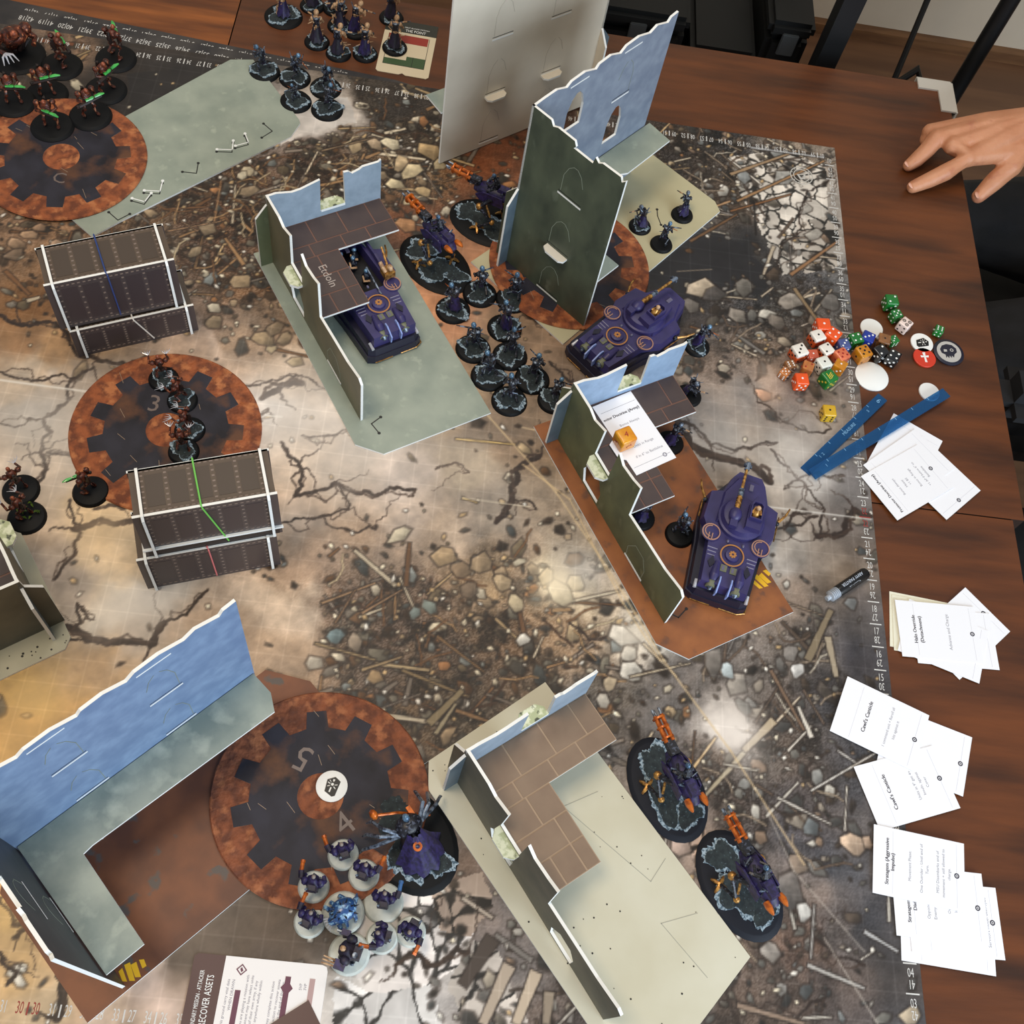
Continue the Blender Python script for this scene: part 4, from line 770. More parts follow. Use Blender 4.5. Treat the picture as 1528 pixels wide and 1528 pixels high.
def fig_mesh(kind, seed):
    """one figurine standing on z = 0 facing +x: list of (part, MB, materials)"""
    q = random.Random(seed*13+5); P = []; lean = q.uniform(-.05, .12); H = 1.0
    def J(a): return q.uniform(-a, a)
    if kind in ('stalker', 'soldier', 'ranger'):
        hipz = .62 if kind == 'stalker' else .5
        st = q.uniform(.1, .24) if kind == 'stalker' else .09
        hip = (0, 0, hipz); ch = (lean+.1, 0, hipz+.36); nk = (lean+.18, 0, hipz+.5)
        b = MB()
        for s in (-1, 1):
            fx = s*st+J(.05)
            b.tube([(0, s*.1, hipz), (fx*.4+.14, s*.2, hipz*.55), (fx-.05, s*.22, hipz*.25), (fx, s*.24, 0)], [.075, .06, .045, .04], 6)
            b.blob((fx+.06, s*.24, .03), (.11, .05, .04), 6, 4)
        b.tube([hip, (lean*.5, 0, hipz+.18), ch, nk], [.12, .13, .165, .06], 8)
        for s in (-1, 1):
            sh = (ch[0], s*.17, ch[2]+.06); b.blob(sh, (.09, .085, .085), 7, 5)
            hx, hy, hz = ch[0]+.28+J(.04), s*(.07 if s > 0 else .1), ch[2]-.12+J(.05)
            b.tube([sh, (ch[0]+.08, s*.27, ch[2]-.14), (hx, hy, hz)], [.055, .05, .04], 6); b.blob((hx, hy, hz), .05, 6, 4)
        P.append(('body', b, [bone if kind == 'soldier' else navy]))
        b = MB(); b.blob((nk[0]+.05, 0, nk[2]+.1), (.125, .11, .13), 9, 7); b.box((nk[0]+.14, 0, nk[2]+.06), (.06, .08, .07), 1)
        for s in (-1, 1): b.blob((nk[0]+.13, s*.045, nk[2]+.12), .025, 6, 4, 1)
        P.append(('head', b, [helm if kind == 'stalker' else (bone if kind == 'soldier' else steel), navy]))
        b = MB(); n = 12; vs = []; ext = .34 if kind != 'stalker' else .2
        for k, (rx, z) in enumerate(((.15, hipz+.2), (.2, hipz), (.18+ext*.22, hipz*.6), (.18+ext*.4, hipz*.26))):
            for j in range(n+1):
                a = .9+(2*math.pi-1.8)*j/n; w = rx*(1+.12*math.sin(j*2.3+seed)*k/3)
                vs.append((w*math.cos(a)-.06*k*.4, w*.9*math.sin(a), z+(.05*math.sin(j*3.1+seed) if k == 3 else 0)))
        b.add(vs, [(k*(n+1)+j, k*(n+1)+j+1, (k+1)*(n+1)+j+1, (k+1)*(n+1)+j) for k in range(3) for j in range(n)])
        if kind != 'stalker' or seed % 3 == 0: P.append(('robe', b, [purple if (seed % 3 == 0 or kind == 'ranger') else plum]))
        else:
            c = MB(); c.box((.02, 0, hipz-.1), (.16, .2, .3), taper=.8); P.append(('loincloth', c, [plum]))
        b = MB(); bx = ch[0]-.17
        b.box((bx, 0, ch[2]+.02), (.16, .26, .3), 0, taper=.8); b.tube([(bx-.02, .1, ch[2]+.1), (bx-.1, .14, ch[2]+.42)], .022, 5, 1); b.tube([(bx-.02, -.1, ch[2]+.1), (bx-.06, -.17, ch[2]+.3)], .03, 5, 1)
        b.blob((bx-.04, 0, ch[2]+.2), (.07, .1, .05), 7, 5, 1); P.append(('backpack', b, [navy, steel]))
        b = MB(); a = J(.5); gx, gz = ch[0]+.26, ch[2]-.1
        d = Vector((math.cos(a)*.5, math.sin(a)-.9 if seed % 2 else .9+J(.2), J(.25))).normalized(); c0 = Vector((gx, 0, gz))
        L = .55 if kind != 'stalker' else .6
        b.tube([c0-d*L*.55, c0, c0+d*L], [.035, .04, .022], 6, 0); b.blob(c0-d*L*.55, (.07, .05, .06), 6, 4, 0)
        b.tube([c0+d*L*.4, c0+d*L*.75], .034, 6, 1)
        if kind == 'stalker':
            d2 = Vector((.6, -.6+J(.3), -.5+J(.4))).normalized(); b.tube([c0+Vector((0, -.08, 0)), c0+d2*.5], [.03, .012], 5, 2)
        P.append(('rifle', b, [navy, steel if kind == 'stalker' else bone, copper]))
        b = MB()   # pale blades, cables and plates that catch the light
        for k in range(9):
            a_ = q.uniform(0, 6.28); zz = q.uniform(.25, hipz+.45); r0 = q.uniform(.1, .2); p0 = Vector((r0*math.cos(a_)+.05, r0*math.sin(a_), zz)); b.tube([p0, p0+Vector((q.uniform(-.2, .25), q.uniform(-.25, .25), q.uniform(-.15, .2)))], [.03, .012], 5)
        for k in range(4): a_ = q.uniform(0, 6.28); b.box((.2*math.cos(a_)+.05, .2*math.sin(a_), q.uniform(.4, hipz+.4)), (.08, .05, .1))
        P.append(('fitting', b, [steel if kind != 'soldier' else bone]))
    elif kind == 'gunner':          # bulky upper body on a plain base with an arm cannon
        b = MB(); b.tube([(0, 0, .25), (-.02, 0, .5), (.04, 0, .78), (.1, 0, .92)], [.2, .22, .26, .1], 9)
        for s in (-1, 1):
            b.blob((.02, s*.27, .8), (.15, .13, .13), 8, 6); b.tube([(.04, s*.3, .75), (.12, s*.38, .55), (.3, s*.3, .5)], [.09, .08, .07], 6)
            b.tube([(0, s*.13, .35), (.08, s*.2, .18), (.02, s*.2, .0)], [.1, .09, .08], 6)
        P.append(('body', b, [purple]))
        b = MB(); b.blob((.16, 0, .97), (.085, .075, .085), 8, 6); P.append(('head', b, [M('head_grey', (128, 116, 108), .5)]))
        b = MB(); b.box((.02, 0, .3), (.46, .4, .22), 0, taper=.8)
        for k in range(4): b.blob((.26, -.18+k*.12, .22), .05, 6, 4, 1)
        b.tube([(.2, .1, .5), (.36, .05, .34), (.3, -.1, .2)], .03, 5, 1); P.append(('machine_legs', b, [navy, steel]))
        b = MB(); sd = 1 if seed % 2 else -1
        b.box((-.2, 0, .85), (.22, .36, .34), 0, taper=.75); b.tube([(-.24, .12, 1.0), (-.3, .16, 1.2)], .04, 6, 1); P.append(('backpack', b, [plum, steel]))
        b = MB(); b.tube([(.1, sd*.42, .72), (.34, sd*.46, .74)], [.1, .11], 8, 0); b.tube([(.32, sd*.46, .74), (.62, sd*.47, .76)], [.075, .07], 8, 1 if seed % 4 else 2); b.tube([(.6, sd*.47, .76), (.68, sd*.47, .76)], [.09, .08], 8, 1 if seed % 4 else 2)
        P.append(('arm_cannon', b, [plum, copper, M('cannon_blue', (52, 92, 140), .4)]))
    elif kind == 'breacher':        # larger one with a three-pronged hydraulic claw
        b = MB(); b.tube([(0, 0, .3), (-.02, 0, .6), (.05, 0, .95), (.12, 0, 1.1)], [.26, .3, .32, .12], 10)
        for s in (-1, 1): b.blob((.02, s*.34, .98), (.2, .17, .17), 8, 6); b.tube([(.04, s*.38, .9), (.14, s*.46, .65), (.36, s*.4, .6)], [.11, .1, .08], 7)
        P.append(('body', b, [plum]))
        b = MB(); b.blob((.2, .02, 1.16), (.11, .1, .11), 8, 6); P.append(('head', b, [bone]))
        b = MB(); b.box((0, 0, .34), (.6, .52, .28), 0, taper=.8)
        for s in (-1, 1):
            for k in range(3): b.blob((-.2+k*.2, s*.3, .18), (.1, .06, .14), 7, 5, 1)
        P.append(('machine_legs', b, [navy, steel]))
        b = MB(); b.box((.12, .5, .92), (.36, .3, .3), 0)
        for k in (-1, 0, 1): b.tube([(.3, .5+k*.09, .92), (.72, .5+k*.11, .96)], [.035, .025], 6, 1)
        P.append(('claw_arm', b, [purple, bone]))
        b = MB(); b.box((-.28, 0, 1.02), (.3, .44, .4), 0, taper=.8); b.lathe([(.09, 0), (.09, .04), (.05, .05)], 12, 1, c=(-.25, .1, 1.23)); b.tube([(-.3, -.14, 1.2), (-.4, -.2, 1.5)], .04, 6, 1); P.append(('backpack', b, [plum, steel]))
        b = MB(); b.box((.3, -.5, .7), (.3, .2, .2), 0); b.tube([(.4, -.5, .7), (.6, -.5, .68)], .05, 7, 1); P.append(('torsion_arm', b, [purple, steel]))
    elif kind == 'beast':           # shell-backed blue creature bristling with spines
        b = MB(); b.blob((0, 0, .5), (.5, .4, .32), 14, 9); b.blob((.42, .05, .42), (.2, .18, .16), 9, 6); b.tube([(-.4, 0, .4), (-.6, -.08, .25), (-.7, -.2, .15)], [.14, .08, .03], 7)
        for s in (-1, 1):
            for x in (-.25, .1, .34): b.tube([(x, s*.28, .4), (x+.05, s*.48, .34), (x+.1, s*.5, .02)], [.09, .06, .045], 6)
        P.append(('body', b, [bluesk]))
        b = MB()
        for k in range(22):
            a, e = q.uniform(0, 6.28), q.uniform(.2, 1.2); d = Vector((math.cos(a)*math.sin(e), math.sin(a)*math.sin(e), math.cos(e))); p = Vector((d.x*.48, d.y*.38, .5+d.z*.3)); b.tube([p, p+d*q.uniform(.12, .26)], [.035, .006], 5)
        P.append(('spine', b, [navy]))
        b = MB()
        for k in range(5): b.tube([(.5, -.1+.06*k, .36), (.68, -.2+.1*k, .3), (.7, -.2+.12*k, .16)], [.03, .02, .008], 5)
        P.append(('claw', b, [silver]))
    elif kind in ('robot', 'flayer'):
        b = MB(); st = .16
        for s in (-1, 1):
            b.tube([(-.02, s*.12, .62), (.14, s*.2, .4), (-.06, s*.22, .2), (s*.1, s*.24, 0)], [.07, .055, .05, .045], 6); b.blob((s*.1+.08, s*.24, .04), (.14, .07, .05), 6, 4); b.blob((.14, s*.2, .4), .07, 6, 4)
        b.blob((0, 0, .64), (.14, .17, .1), 8, 5); b.tube([(0, 0, .66), (.05, 0, .86)], [.06, .07], 6)
        b.blob((.1, 0, 1.0), (.18, .22, .2), 10, 7)
        for k in range(3): b.tube([(.24, -.14, .92+k*.07), (.29, 0, .9+k*.07), (.24, .14, .92+k*.07)], .025, 5)
        for s in (-1, 1):
            b.blob((.06, s*.28, 1.12), (.13, .12, .1), 8, 5)
            if kind == 'robot': b.tube([(.06, s*.3, 1.08), (.1, s*.36, .86), (.3, s*.16, .8)], [.06, .055, .05], 6)
            else: b.tube([(.06, s*.3, 1.08), (.2, s*.42, .95), (.48, s*.36, 1.05+.1*s)], [.06, .05, .045], 6)
        P.append(('body', b, [rusty]))
        b = MB(); b.blob((.22, 0, 1.24), (.1, .085, .11), 8, 6); b.box((.3, 0, 1.19), (.06, .09, .06)); P.append(('head', b, [M('robot_skull', (168, 92, 62), .4, .2, c2=(96, 46, 30), scale=200)]))
        if kind == 'robot':
            b = MB(); a = q.uniform(-.5, .5); dx, dy = math.cos(a+1.3), math.sin(a+1.3)
            p = lambda k, z: (.32+dx*k, -.02+dy*k, z)
            b.tube([p(-.45, .74), p(-.1, .8), p(.5, .9)], [.06, .07, .04], 6, 0); b.blob(p(-.45, .74), (.1, .08, .08), 6, 4, 0)
            P.append(('gun_frame', b, [rustdk]))
            b = MB(); b.tube([p(-.12, .92), p(.12, .95), p(.2, .96)], [.07, .075, .05], 7, 0, sy=.6); b.tube([p(.24, .97), p(.45, 1.0), p(.62, .98)], [.06, .07, .03], 7, 0, sy=.6); P.append(('green_rod', b, [glow]))
        else:
            b = MB()
            for s in (-1, 1):
                for k in range(4): b.tube([(.48, s*.36, 1.05+.1*s), (.62, s*(.26+.1*k), 1.1+.1*s), (.8, s*(.2+.14*k), .98+.1*s)], [.022, .018, .006], 5)
            P.append(('claw', b, [silver]))
        b = MB(); b.tube([(-.06, 0, .7), (-.12, 0, .95), (-.1, 0, 1.2)], [.07, .1, .05], 7)
        for k in range(4): b.tube([(-.1, 0, .74+k*.12), (-.24, 0, .8+k*.12)], [.05, .01], 5)
        P.append(('spine', b, [rustdk]))
    return P
FM = {}
def figure(name, kind, seed, px, py, R, bmat, label, group, face=None, z=0., scale=1., crusts=1, zb=.07, hollow=False, extra=None, cat='figurine'):
    x, y = at(px, py, z+zb); rz = face if face is not None else random.Random(seed*3+1).uniform(0, 6.28)
    t = thing(name, label, cat, (x, y, z), rz, group)
    h = mini_base(t, R, bmat, seed, crusts=crusts, hollow=hollow)
    key = (kind, seed)
    if key not in FM: FM[key] = [(n, b.mesh(n, ms, True), ms) for n, b, ms in fig_mesh(kind, seed)]
    for n, me, ms in FM[key]:
        o = bpy.data.objects.new(n, me); COL.objects.link(o); o.parent = t; o.location = (0, 0, h*U); o.scale = (scale,)*3
    if extra: extra(t)
    return t
PI = math.pi
gA = 'dark armoured figurines clustered beside the sage based ruin'
for i, (px, py, s, f, lb) in enumerate((
 (676, 462, 3, 2.4, 'black based figurine in a bright purple cloak nearest the leftmost oval walker base'),
 (716, 438, 1, 1.8, 'steel helmeted figurine second from left in the cluster, its crust dark and wide'),
 (765, 446, 2, 1.5, 'dark figurine on the base touching the rust disc under the dark green tower'),
 (753, 489, 6, 2.0, 'figurine in a purple robe crowded in the middle of the cluster'),
 (706, 520, 4, 2.2, 'dark figurine at the left side of the cluster, just right of the sage plate edge'),
 (761, 531, 5, 1.6, 'figurine with a broad pale rimmed crust behind the two nearest ones'),
 (729, 561, 7, 2.5, 'kneeling looking dark figurine nearest the right edge of the sage plate'),
 (794, 566, 8, 1.2, 'dark green tinted figurine at the right end of the cluster'),
 (760, 598, 10, 1.9, 'nearest dark figurine of the cluster, all black base with copper pistol'))):
    figure('soldier_figurine', 'stalker', s, px, py, .8, base_blk, lb, gA, f, scale=1.12)
figure('soldier_figurine', 'stalker', 11, 826, 597, .72, base_blk, 'black based figurine half hidden behind the buttress of the rust based ruin', gA, 1.0)
gB = 'steel armed figurines behind the bare sage plate'
for px, py, s, f, lb in ((394, 106, 13, 2.8, 'dark figurine with crossed spears at the far corner of the bare sage plate'), (440, 116, 14, .4, 'steel figurine with a copper rifle, second from left behind the sage plate'), (441, 151, 16, 3.0, 'low dark figurine on the black base touching the right corner of the sage plate'), (486, 131, 17, -.6, 'silver armed figurine on the right of the five by the sage plate, upper one'), (488, 163, 19, 1.0, 'dark figurine on the lower right base standing on the pale slab print')):
    figure('soldier_figurine', 'stalker', s, px, py, .8, base_blk, lb, gB, f, scale=1.0 if s != 16 else .7)
gC = 'tan limbed figurines waiting on the wood at the top'
for i, (px, py, s, f, lb, R) in enumerate(((423, 24, 21, 2.0, 'figurine on the largest black base at the top, apart from the others on the wood', 1.0), (473, 62, 22, 1.7, 'tan limbed figurine at the near left of the group on the wood', .66), (505, 79, 23, 1.2, 'tan limbed figurine nearest the mat, middle of the front row on the wood', .66), (545, 80, 24, 1.4, 'tan limbed figurine at the right end of the front row on the wood', .66), (466, 8, 25, 1.9, 'tan limbed figurine at the far left of the back row on the wood', .66), (507, 38, 26, 2.2, 'tan limbed figurine in the middle of the group on the wood', .66), (531, 46, 27, .9, 'tan limbed figurine just behind the right end of the front row', .66), (500, 12, 28, 1.0, 'tan limbed figurine second from left in the back row', .66), (584, 26, 29, 1.1, 'dark robed figurine standing beyond the deployment card', .66), (589, 70, 31, 1.5, 'dark robed figurine standing on the deployment card', .66))):
    figure('soldier_figurine', 'soldier', s, px, py, R, base_blk, lb, gC, f, z=TT+(.06 if i == 9 else 0), scale=1.25)
gD = 'rust coloured robots on the upper left disc'
for px, py, s, f, lb in ((78, 188, 41, -1.3, 'rust robot with a green rod gun nearest the hub of the upper left disc'), (135, 172, 42, -.8, 'rust robot at the right of the upper left disc beside the sage plate'), (21, 152, 43, -1.0, 'rust robot with a long green rod gun at the left frame edge'), (158, 134, 44, -.5, 'dark rust robot second from right above the upper left disc'), (173, 87, 45, 1.2, 'rust robot with a green rod gun standing near the numbered strips'), (92, 98, 46, .9, 'rust robot aiming a green rod gun beside the large black base'), (70, 140, 47, -.9, 'dark robot in the middle of the upper left group')):
    figure('robot_figurine', 'robot', s, px, py, 1.0, base_blk, lb, gD, f, scale=1.25, crusts=0, z=.19 if s in (41, 42, 43) else 0)
def big_robot(t):
    b = MB(); b.tube([(-.5, 0, .2), (-.3, .1, .8), (.2, .1, 1.3), (.6, 0, 1.7), (.7, 0, 2.0)], [.3, .3, .42, .3, .1], 10); b.blob((.3, .1, 1.4), (.55, .7, .4), 12, 8)
    for s in (-1, 1):
        b.tube([(.3, s*.6, 1.5), (.6, s*.95, 1.2), (1.0, s*.7, 1.15)], [.2, .14, .12], 8); b.blob((.3, s*.7, 1.6), (.35, .3, .28), 9, 6)
    b.obj('body', rusty, t, smooth=True)
    b = MB(); b.blob((.85, 0, 1.9), (.2, .18, .22), 9, 7); b.obj('head', MC['robot_skull'], t, smooth=True)
    b = MB()
    for k in range(4): b.tube([(1.0, -.7, 1.15), (1.25, -.9+.16*k, 1.2), (1.5, -1.0+.24*k, .95)], [.07, .05, .02], 6)
    b.obj('claw', silver, t, smooth=True)
    b = MB()
    for k in range(14): a = k*.45; b.tube([(-.3+.25*math.cos(a), .5*math.sin(a), .25), (-.4+.6*math.cos(a), .9*math.sin(a), .5+.2*(k % 3))], [.12, .02], 6)
    b.obj('ragged_cloak', rustdk, t)
x, y = at(26, 84)
t = thing('robot_overlord_figurine', 'largest rust robot with white claw fingers in the upper left corner', 'figurine', (x, y, 0), -.9); mini_base(t, 1.35, base_blk, 3, crusts=0); big_robot(t)
gE = 'clawed robots in a file across the disc marked 3'
for px, py, s, f, lb in ((244, 565, 51, 2.0, 'farthest clawed robot of the file on the disc marked 3, claws over the rim'), (272, 597, 52, 2.9, 'second clawed robot from the far rim of the disc marked 3'), (283, 641, 53, 3.0, 'clawed robot with pale spread claws beside the hub of the disc marked 3'), (274, 673, 54, 1.8, 'clawed robot on the disc marked 3, just behind the green-banded crate')):
    figure('robot_figurine', 'flayer', s, px, py, .63, base_blk, lb, gE, f, z=.1, scale=.95, crusts=1)
figure('robot_figurine', 'robot', 55, 135.5, 733, .72, base_blk, 'lone rust robot on a black base left of the disc marked 3', gE, 2.9, crusts=0)
figure('robot_figurine', 'flayer', 56, 31, 731, .72, base_blk, 'rust robot on a black base by the left edge, upper of the two', None, 2.4, crusts=0)
def leaves(t):
    b = MB(); q = random.Random(4)
    for k in range(16):
        x, y, a = q.uniform(-.35, .4), q.uniform(-.5, .2), q.uniform(0, 6.28); L = .2
        b.add([(x, y, .2), (x+L*.5*math.cos(a+.5), y+L*.5*math.sin(a+.5), .3), (x+L*math.cos(a), y+L*math.sin(a), .28), (x+L*.5*math.cos(a-.5), y+L*.5*math.sin(a-.5), .3), (x+L*.5*math.cos(a), y+L*.5*math.sin(a), .24)], [(0, 1, 4), (1, 2, 4), (2, 3, 4), (3, 0, 4)])
    b.obj('moss_leaf', leaf, t, fix=False)
figure('robot_figurine', 'flayer', 57, 40, 772, .74, base_blk, 'rust robot with green leaves on its base beside the left edge ruin', None, 2.7, crusts=0, extra=leaves)
gF = 'figurines on unpainted pale bases at the lower centre'
wl = (( 'gunner', 61, 512, 1275, .54, 'pale based purple gunner farthest up, its copper muzzle toward the disc numeral', 2.0), ('gunner', 62, 543, 1305, .54, 'pale based purple gunner beside the black oval of the cloaked figure', 1.3), ('gunner', 63, 468, 1323, .54, 'pale based purple gunner at the left with its copper muzzle pointing away', 1.5), ('gunner', 65, 462, 1375, .54, 'pale based purple gunner nearest the mission card with an upright copper cannon', 1.2), ('beast', 66, 512, 1362, .72, 'blue spiny creature on a pale base in the middle of the pale based group', -2.4), ('gunner', 68, 572, 1347, .7, 'pale based dark gunner with a blue cannon barrel', 1.5), ('gunner', 67, 570, 1399, .54, 'pale based purple gunner with its copper muzzle pointing left', 3.0), ('gunner', 69, 613, 1390, .52, 'rightmost pale based purple gunner, round hole in its base', -2.0), ('breacher', 70, 521, 1423, .7, 'pale based figurine nearest the bottom with a three pronged claw', 2.9))
for k, s, px, py, R, lb, f in wl:
    figure('gunner_figurine' if k != 'beast' else 'beast_figurine', k, s, px, py, R, base_wht, lb, gF, f, scale=1.0, crusts=0, hollow=(s == 69), z=.19 if s in (61, 62, 63, 66) else 0, zb=.1)
gG = 'three robed figurines on the cream plate of the tall tower'
for px, py, s, f, lb, kd in ((955, 337, 72, 2.6, 'purple coated figurine nearest the dark green tower wall', 'ranger'), (987, 364, 73, 1.0, 'black figurine with a raised blade, nearest of the three on the tower plate', 'stalker'), (1018, 320, 74, 1.6, 'dark blue figurine farthest right on the tower plate', 'ranger')):
    figure('soldier_figurine', kd, s, px, py, .56, base_blk, lb, gG, f, z=.1, scale=.95, crusts=1 if s == 72 else 0)
for px, py, s, f, lb, kd, z in ((1040, 516, 75, .5, 'dark figurine right of the tank that stands beside the dark green tower', 'stalker', 0), (1027, 590, 76, -1.2, 'purple figurine just right of the card covered ruin floor', 'ranger', 0), (1014, 797, 77, 2.0, 'black figurine left of the lower purple tank', 'stalker', .1), (956, 772, 78, 1.5, 'dark blue figurine half hidden under the near end of the card covered ruin floor', 'ranger', .1), (1000, 660, 79, .8, 'purple figurine with white chequers peeking out from under the rule card', 'ranger', .1)):
    figure('soldier_figurine', kd, s, px, py, .62, base_blk, lb, None, f, z=z, crusts=0 if s != 75 else 1)

# oval based walkers
def walker(label, c, ang, a, b_, seed, bm, body=True, fz=0.):
    t = thing('walker_figurine', label, 'figurine', (c[0], c[1], 0), R_(ang))
    mini_base(t, a, bm, seed, ry=b_, crusts=3)
    h = .2; q = random.Random(seed)
    m = MB()   # hull: a narrow saddle body carried high along +x
    m.tube([(-1.1, 0, 2.0), (-.7, 0, 2.15), (0, 0, 2.2), (.6, 0, 2.1), (.95, 0, 1.95)], [.16, .34, .4, .34, .14], 10, sy=.8); m.box((-.55, 0, 2.5), (.7, .4, .16), taper=.8)
    for s in (-1, 1): m.slab([[(-.7, 1.75), (.5, 1.75), (.75, 2.0), (.4, 2.3), (-.6, 2.3)]], s*.38, s*.44, XZ)
    hull = m.obj('hull', purple, t, smooth=True)
    for s in (-1, 1):
        m = MB(); hx = -.1; m.tube([(hx, s*.32, 2.0), (hx+.5, s*.62, 1.55), (hx-.25, s*.7, .95), (hx+.1+s*.35, s*.72, h+.1)], [.16, .12, .09, .08], 8); m.blob((hx+.5, s*.62, 1.55), .17, 8, 6, 1); m.blob((hx-.25, s*.7, .95), .13, 8, 6, 1)
        m.tube([(hx+.3, s*.45, 1.8), (hx-.1, s*.62, 1.15)], .05, 6, 1); m.obj('leg', [navy, brass], t, smooth=True)
        m = MB(); fx = hx+.1+s*.35
        for k in range(4): aa = k*PI/2+.5; m.tube([(fx, s*.72, h+.12), (fx+.2*math.cos(aa), s*.72+.2*math.sin(aa), h+.08), (fx+.34*math.cos(aa), s*.72+.34*math.sin(aa), h)], [.08, .07, .04], 6)
        m.obj('foot', brass, t, smooth=True)
    m = MB()   # rider
    m.tube([(-.15, 0, 2.4), (-.1, 0, 2.75), (.05, 0, 3.0)], [.15, .17, .07], 8); m.blob((.1, 0, 3.1), (.11, .1, .12), 8, 6, 1)
    for s in (-1, 1): m.tube([(-.05, s*.16, 2.88), (.1, s*.28, 2.68), (.36, s*.12, 2.6)], [.07, .06, .05], 6); m.tube([(-.1, s*.1, 2.45), (.2, s*.3, 2.35), (.25, s*.34, 2.0)], [.09, .07, .06], 6)
    m.obj('rider', [navy, helm], t, smooth=True)
    m = MB(); m.box((1.0, -.05, 2.35), (.6, .34, .3), 1)
    for k in range(3): a_ = k*2*PI/3; yy, zz = .15*math.cos(a_+.5), .15*math.sin(a_+.5); m.tube([(1.2, yy-.05, 2.38+zz), (2.2, yy-.05, 2.5+zz)], [.085, .075], 7, 0); m.tube([(2.2, yy-.05, 2.5+zz), (2.45, yy-.05, 2.53+zz)], [.05, .045], 6, 2)
    for x in (1.35, 1.75, 2.1): m.lathe([(.25, -.03), (.25, .03)], 12, 0, T=Matrix.Translation((x, -.05, 2.4+(x-1.2)*.12)) @ Matrix.Rotation(PI/2, 4, 'Y'))
    m.obj('long_gun', [copper, navy, steel], t, smooth=True)
    for s in (-1, 1):
        m = MB(); m.tube([(-.85, s*.28, 2.2), (-1.05, s*.3, 2.25), (-1.2, s*.3, 2.25), (-1.32, s*.3, 2.25)], [.12, .13, .09, .03], 8); m.obj('exhaust', copper, t, smooth=True)
    m = MB()
    for k in range(10): x = q.uniform(-.7, .7); m.tube([(x, q.uniform(-.2, .2), 2.35), (x+q.uniform(-.25, .25), q.uniform(-.45, .45), 2.55), (x+q.uniform(-.2, .2), q.uniform(-.4, .4), 2.2)], .035, 5, k % 2)
    m.obj('hose', [steel, navy], t, smooth=True)
    return t
walker('walker with triple copper gun on a navy oval base, right of the cream plate', (50.8, 9.35), 118, 2.05, 1.38, 5, base_navy)
walker('walker with triple copper gun on a navy oval base, nearest the bottom right', (53.45, 6.15), 122, 2.07, 1.38, 8, base_navy)
walker('silver limbed walker on a black oval base right of the open transport', (39.8, 32.75), 136, 2.0, 1.4, 11, base_blk)
walker('walker on a black oval base half behind the dark green tower buttress', (42.1, 35.7), 160, 2.0, 1.4, 14, base_blk)
# cloaked arch-engineer on its own oval
t = thing('engineer_figurine', 'large purple cloaked figurine with copper and silver limbs on a black oval base', 'figurine', (41.5, 6.65, 0), R_(130)); mini_base(t, 2.05, base_blk, 21, ry=1.55, crusts=3)
m = MB(); m.tube([(-.2, 0, .2), (-.1, 0, .8), (.1, 0, 1.5), (.3, 0, 2.0)], [.5, .42, .36, .16], 12); m.blob((.2, 0, 1.7), (.42, .5, .34), 12, 8); m.obj('body', navy, t, smooth=True)
m = MB(); n = 14; vs = []
for k, (r, z) in enumerate(((.3, 2.0), (.5, 1.6), (.75, 1.0), (1.15, .35))):
    for j in range(n+1): a = PI*.55+PI*.9*j/n; w = r*(1+.1*math.sin(j*2.1+k)); vs.append((w*math.cos(a)-.08*k, w*math.sin(a)*.8, z))
m.add(vs, [(k*(n+1)+j, k*(n+1)+j+1, (k+1)*(n+1)+j+1, (k+1)*(n+1)+j) for k in range(3) for j in range(n)]); m.obj('cloak', purple, t, smooth='all')
m = MB(); m.blob((.42, 0, 2.12), (.15, .13, .16), 9, 7); m.obj('head', helm, t, smooth=True)
for k in range(6):
    m = MB(); s = 1 if k % 2 else -1; a = .5+.5*(k//2); m.tube([(.1, s*.35, 1.6), (.3+.3*math.cos(a), s*(.8+.2*(k//2)), 1.9-.3*(k//2)), (.5+.7*math.cos(a), s*(.9+.35*(k//2)), 1.2-.2*(k//2)), (.5+.9*math.cos(a), s*(1.0+.35*(k//2)), .5)], [.09, .07, .06, .03], 7); m.obj('mechanical_arm', steel, t, smooth=True)
m = MB(); m.tube([(.2, -.9, 1.0), (.75, .1, 1.9), (1.05, .8, 2.2)], [.05, .05, .05], 7); m.blob((1.1, .85, 2.25), (.2, .14, .2), 8, 6); m.box((.5, -.3, 1.75), (.5, .16, .16)); m.obj('power_staff', copper, t, smooth=True)
m = MB(); m.slab([ring(.16, 14), ring(.08, 14)], -.04, .04, XY, T=Matrix.Translation((-.55, .15, 1.75))); m.tube([(-.5, .1, 1.7), (-.3, .05, 1.6), (0, 0, 1.6)], [.12, .1, .08], 7, 1); m.obj('reactor_ring', [copper, steel], t, smooth=True)

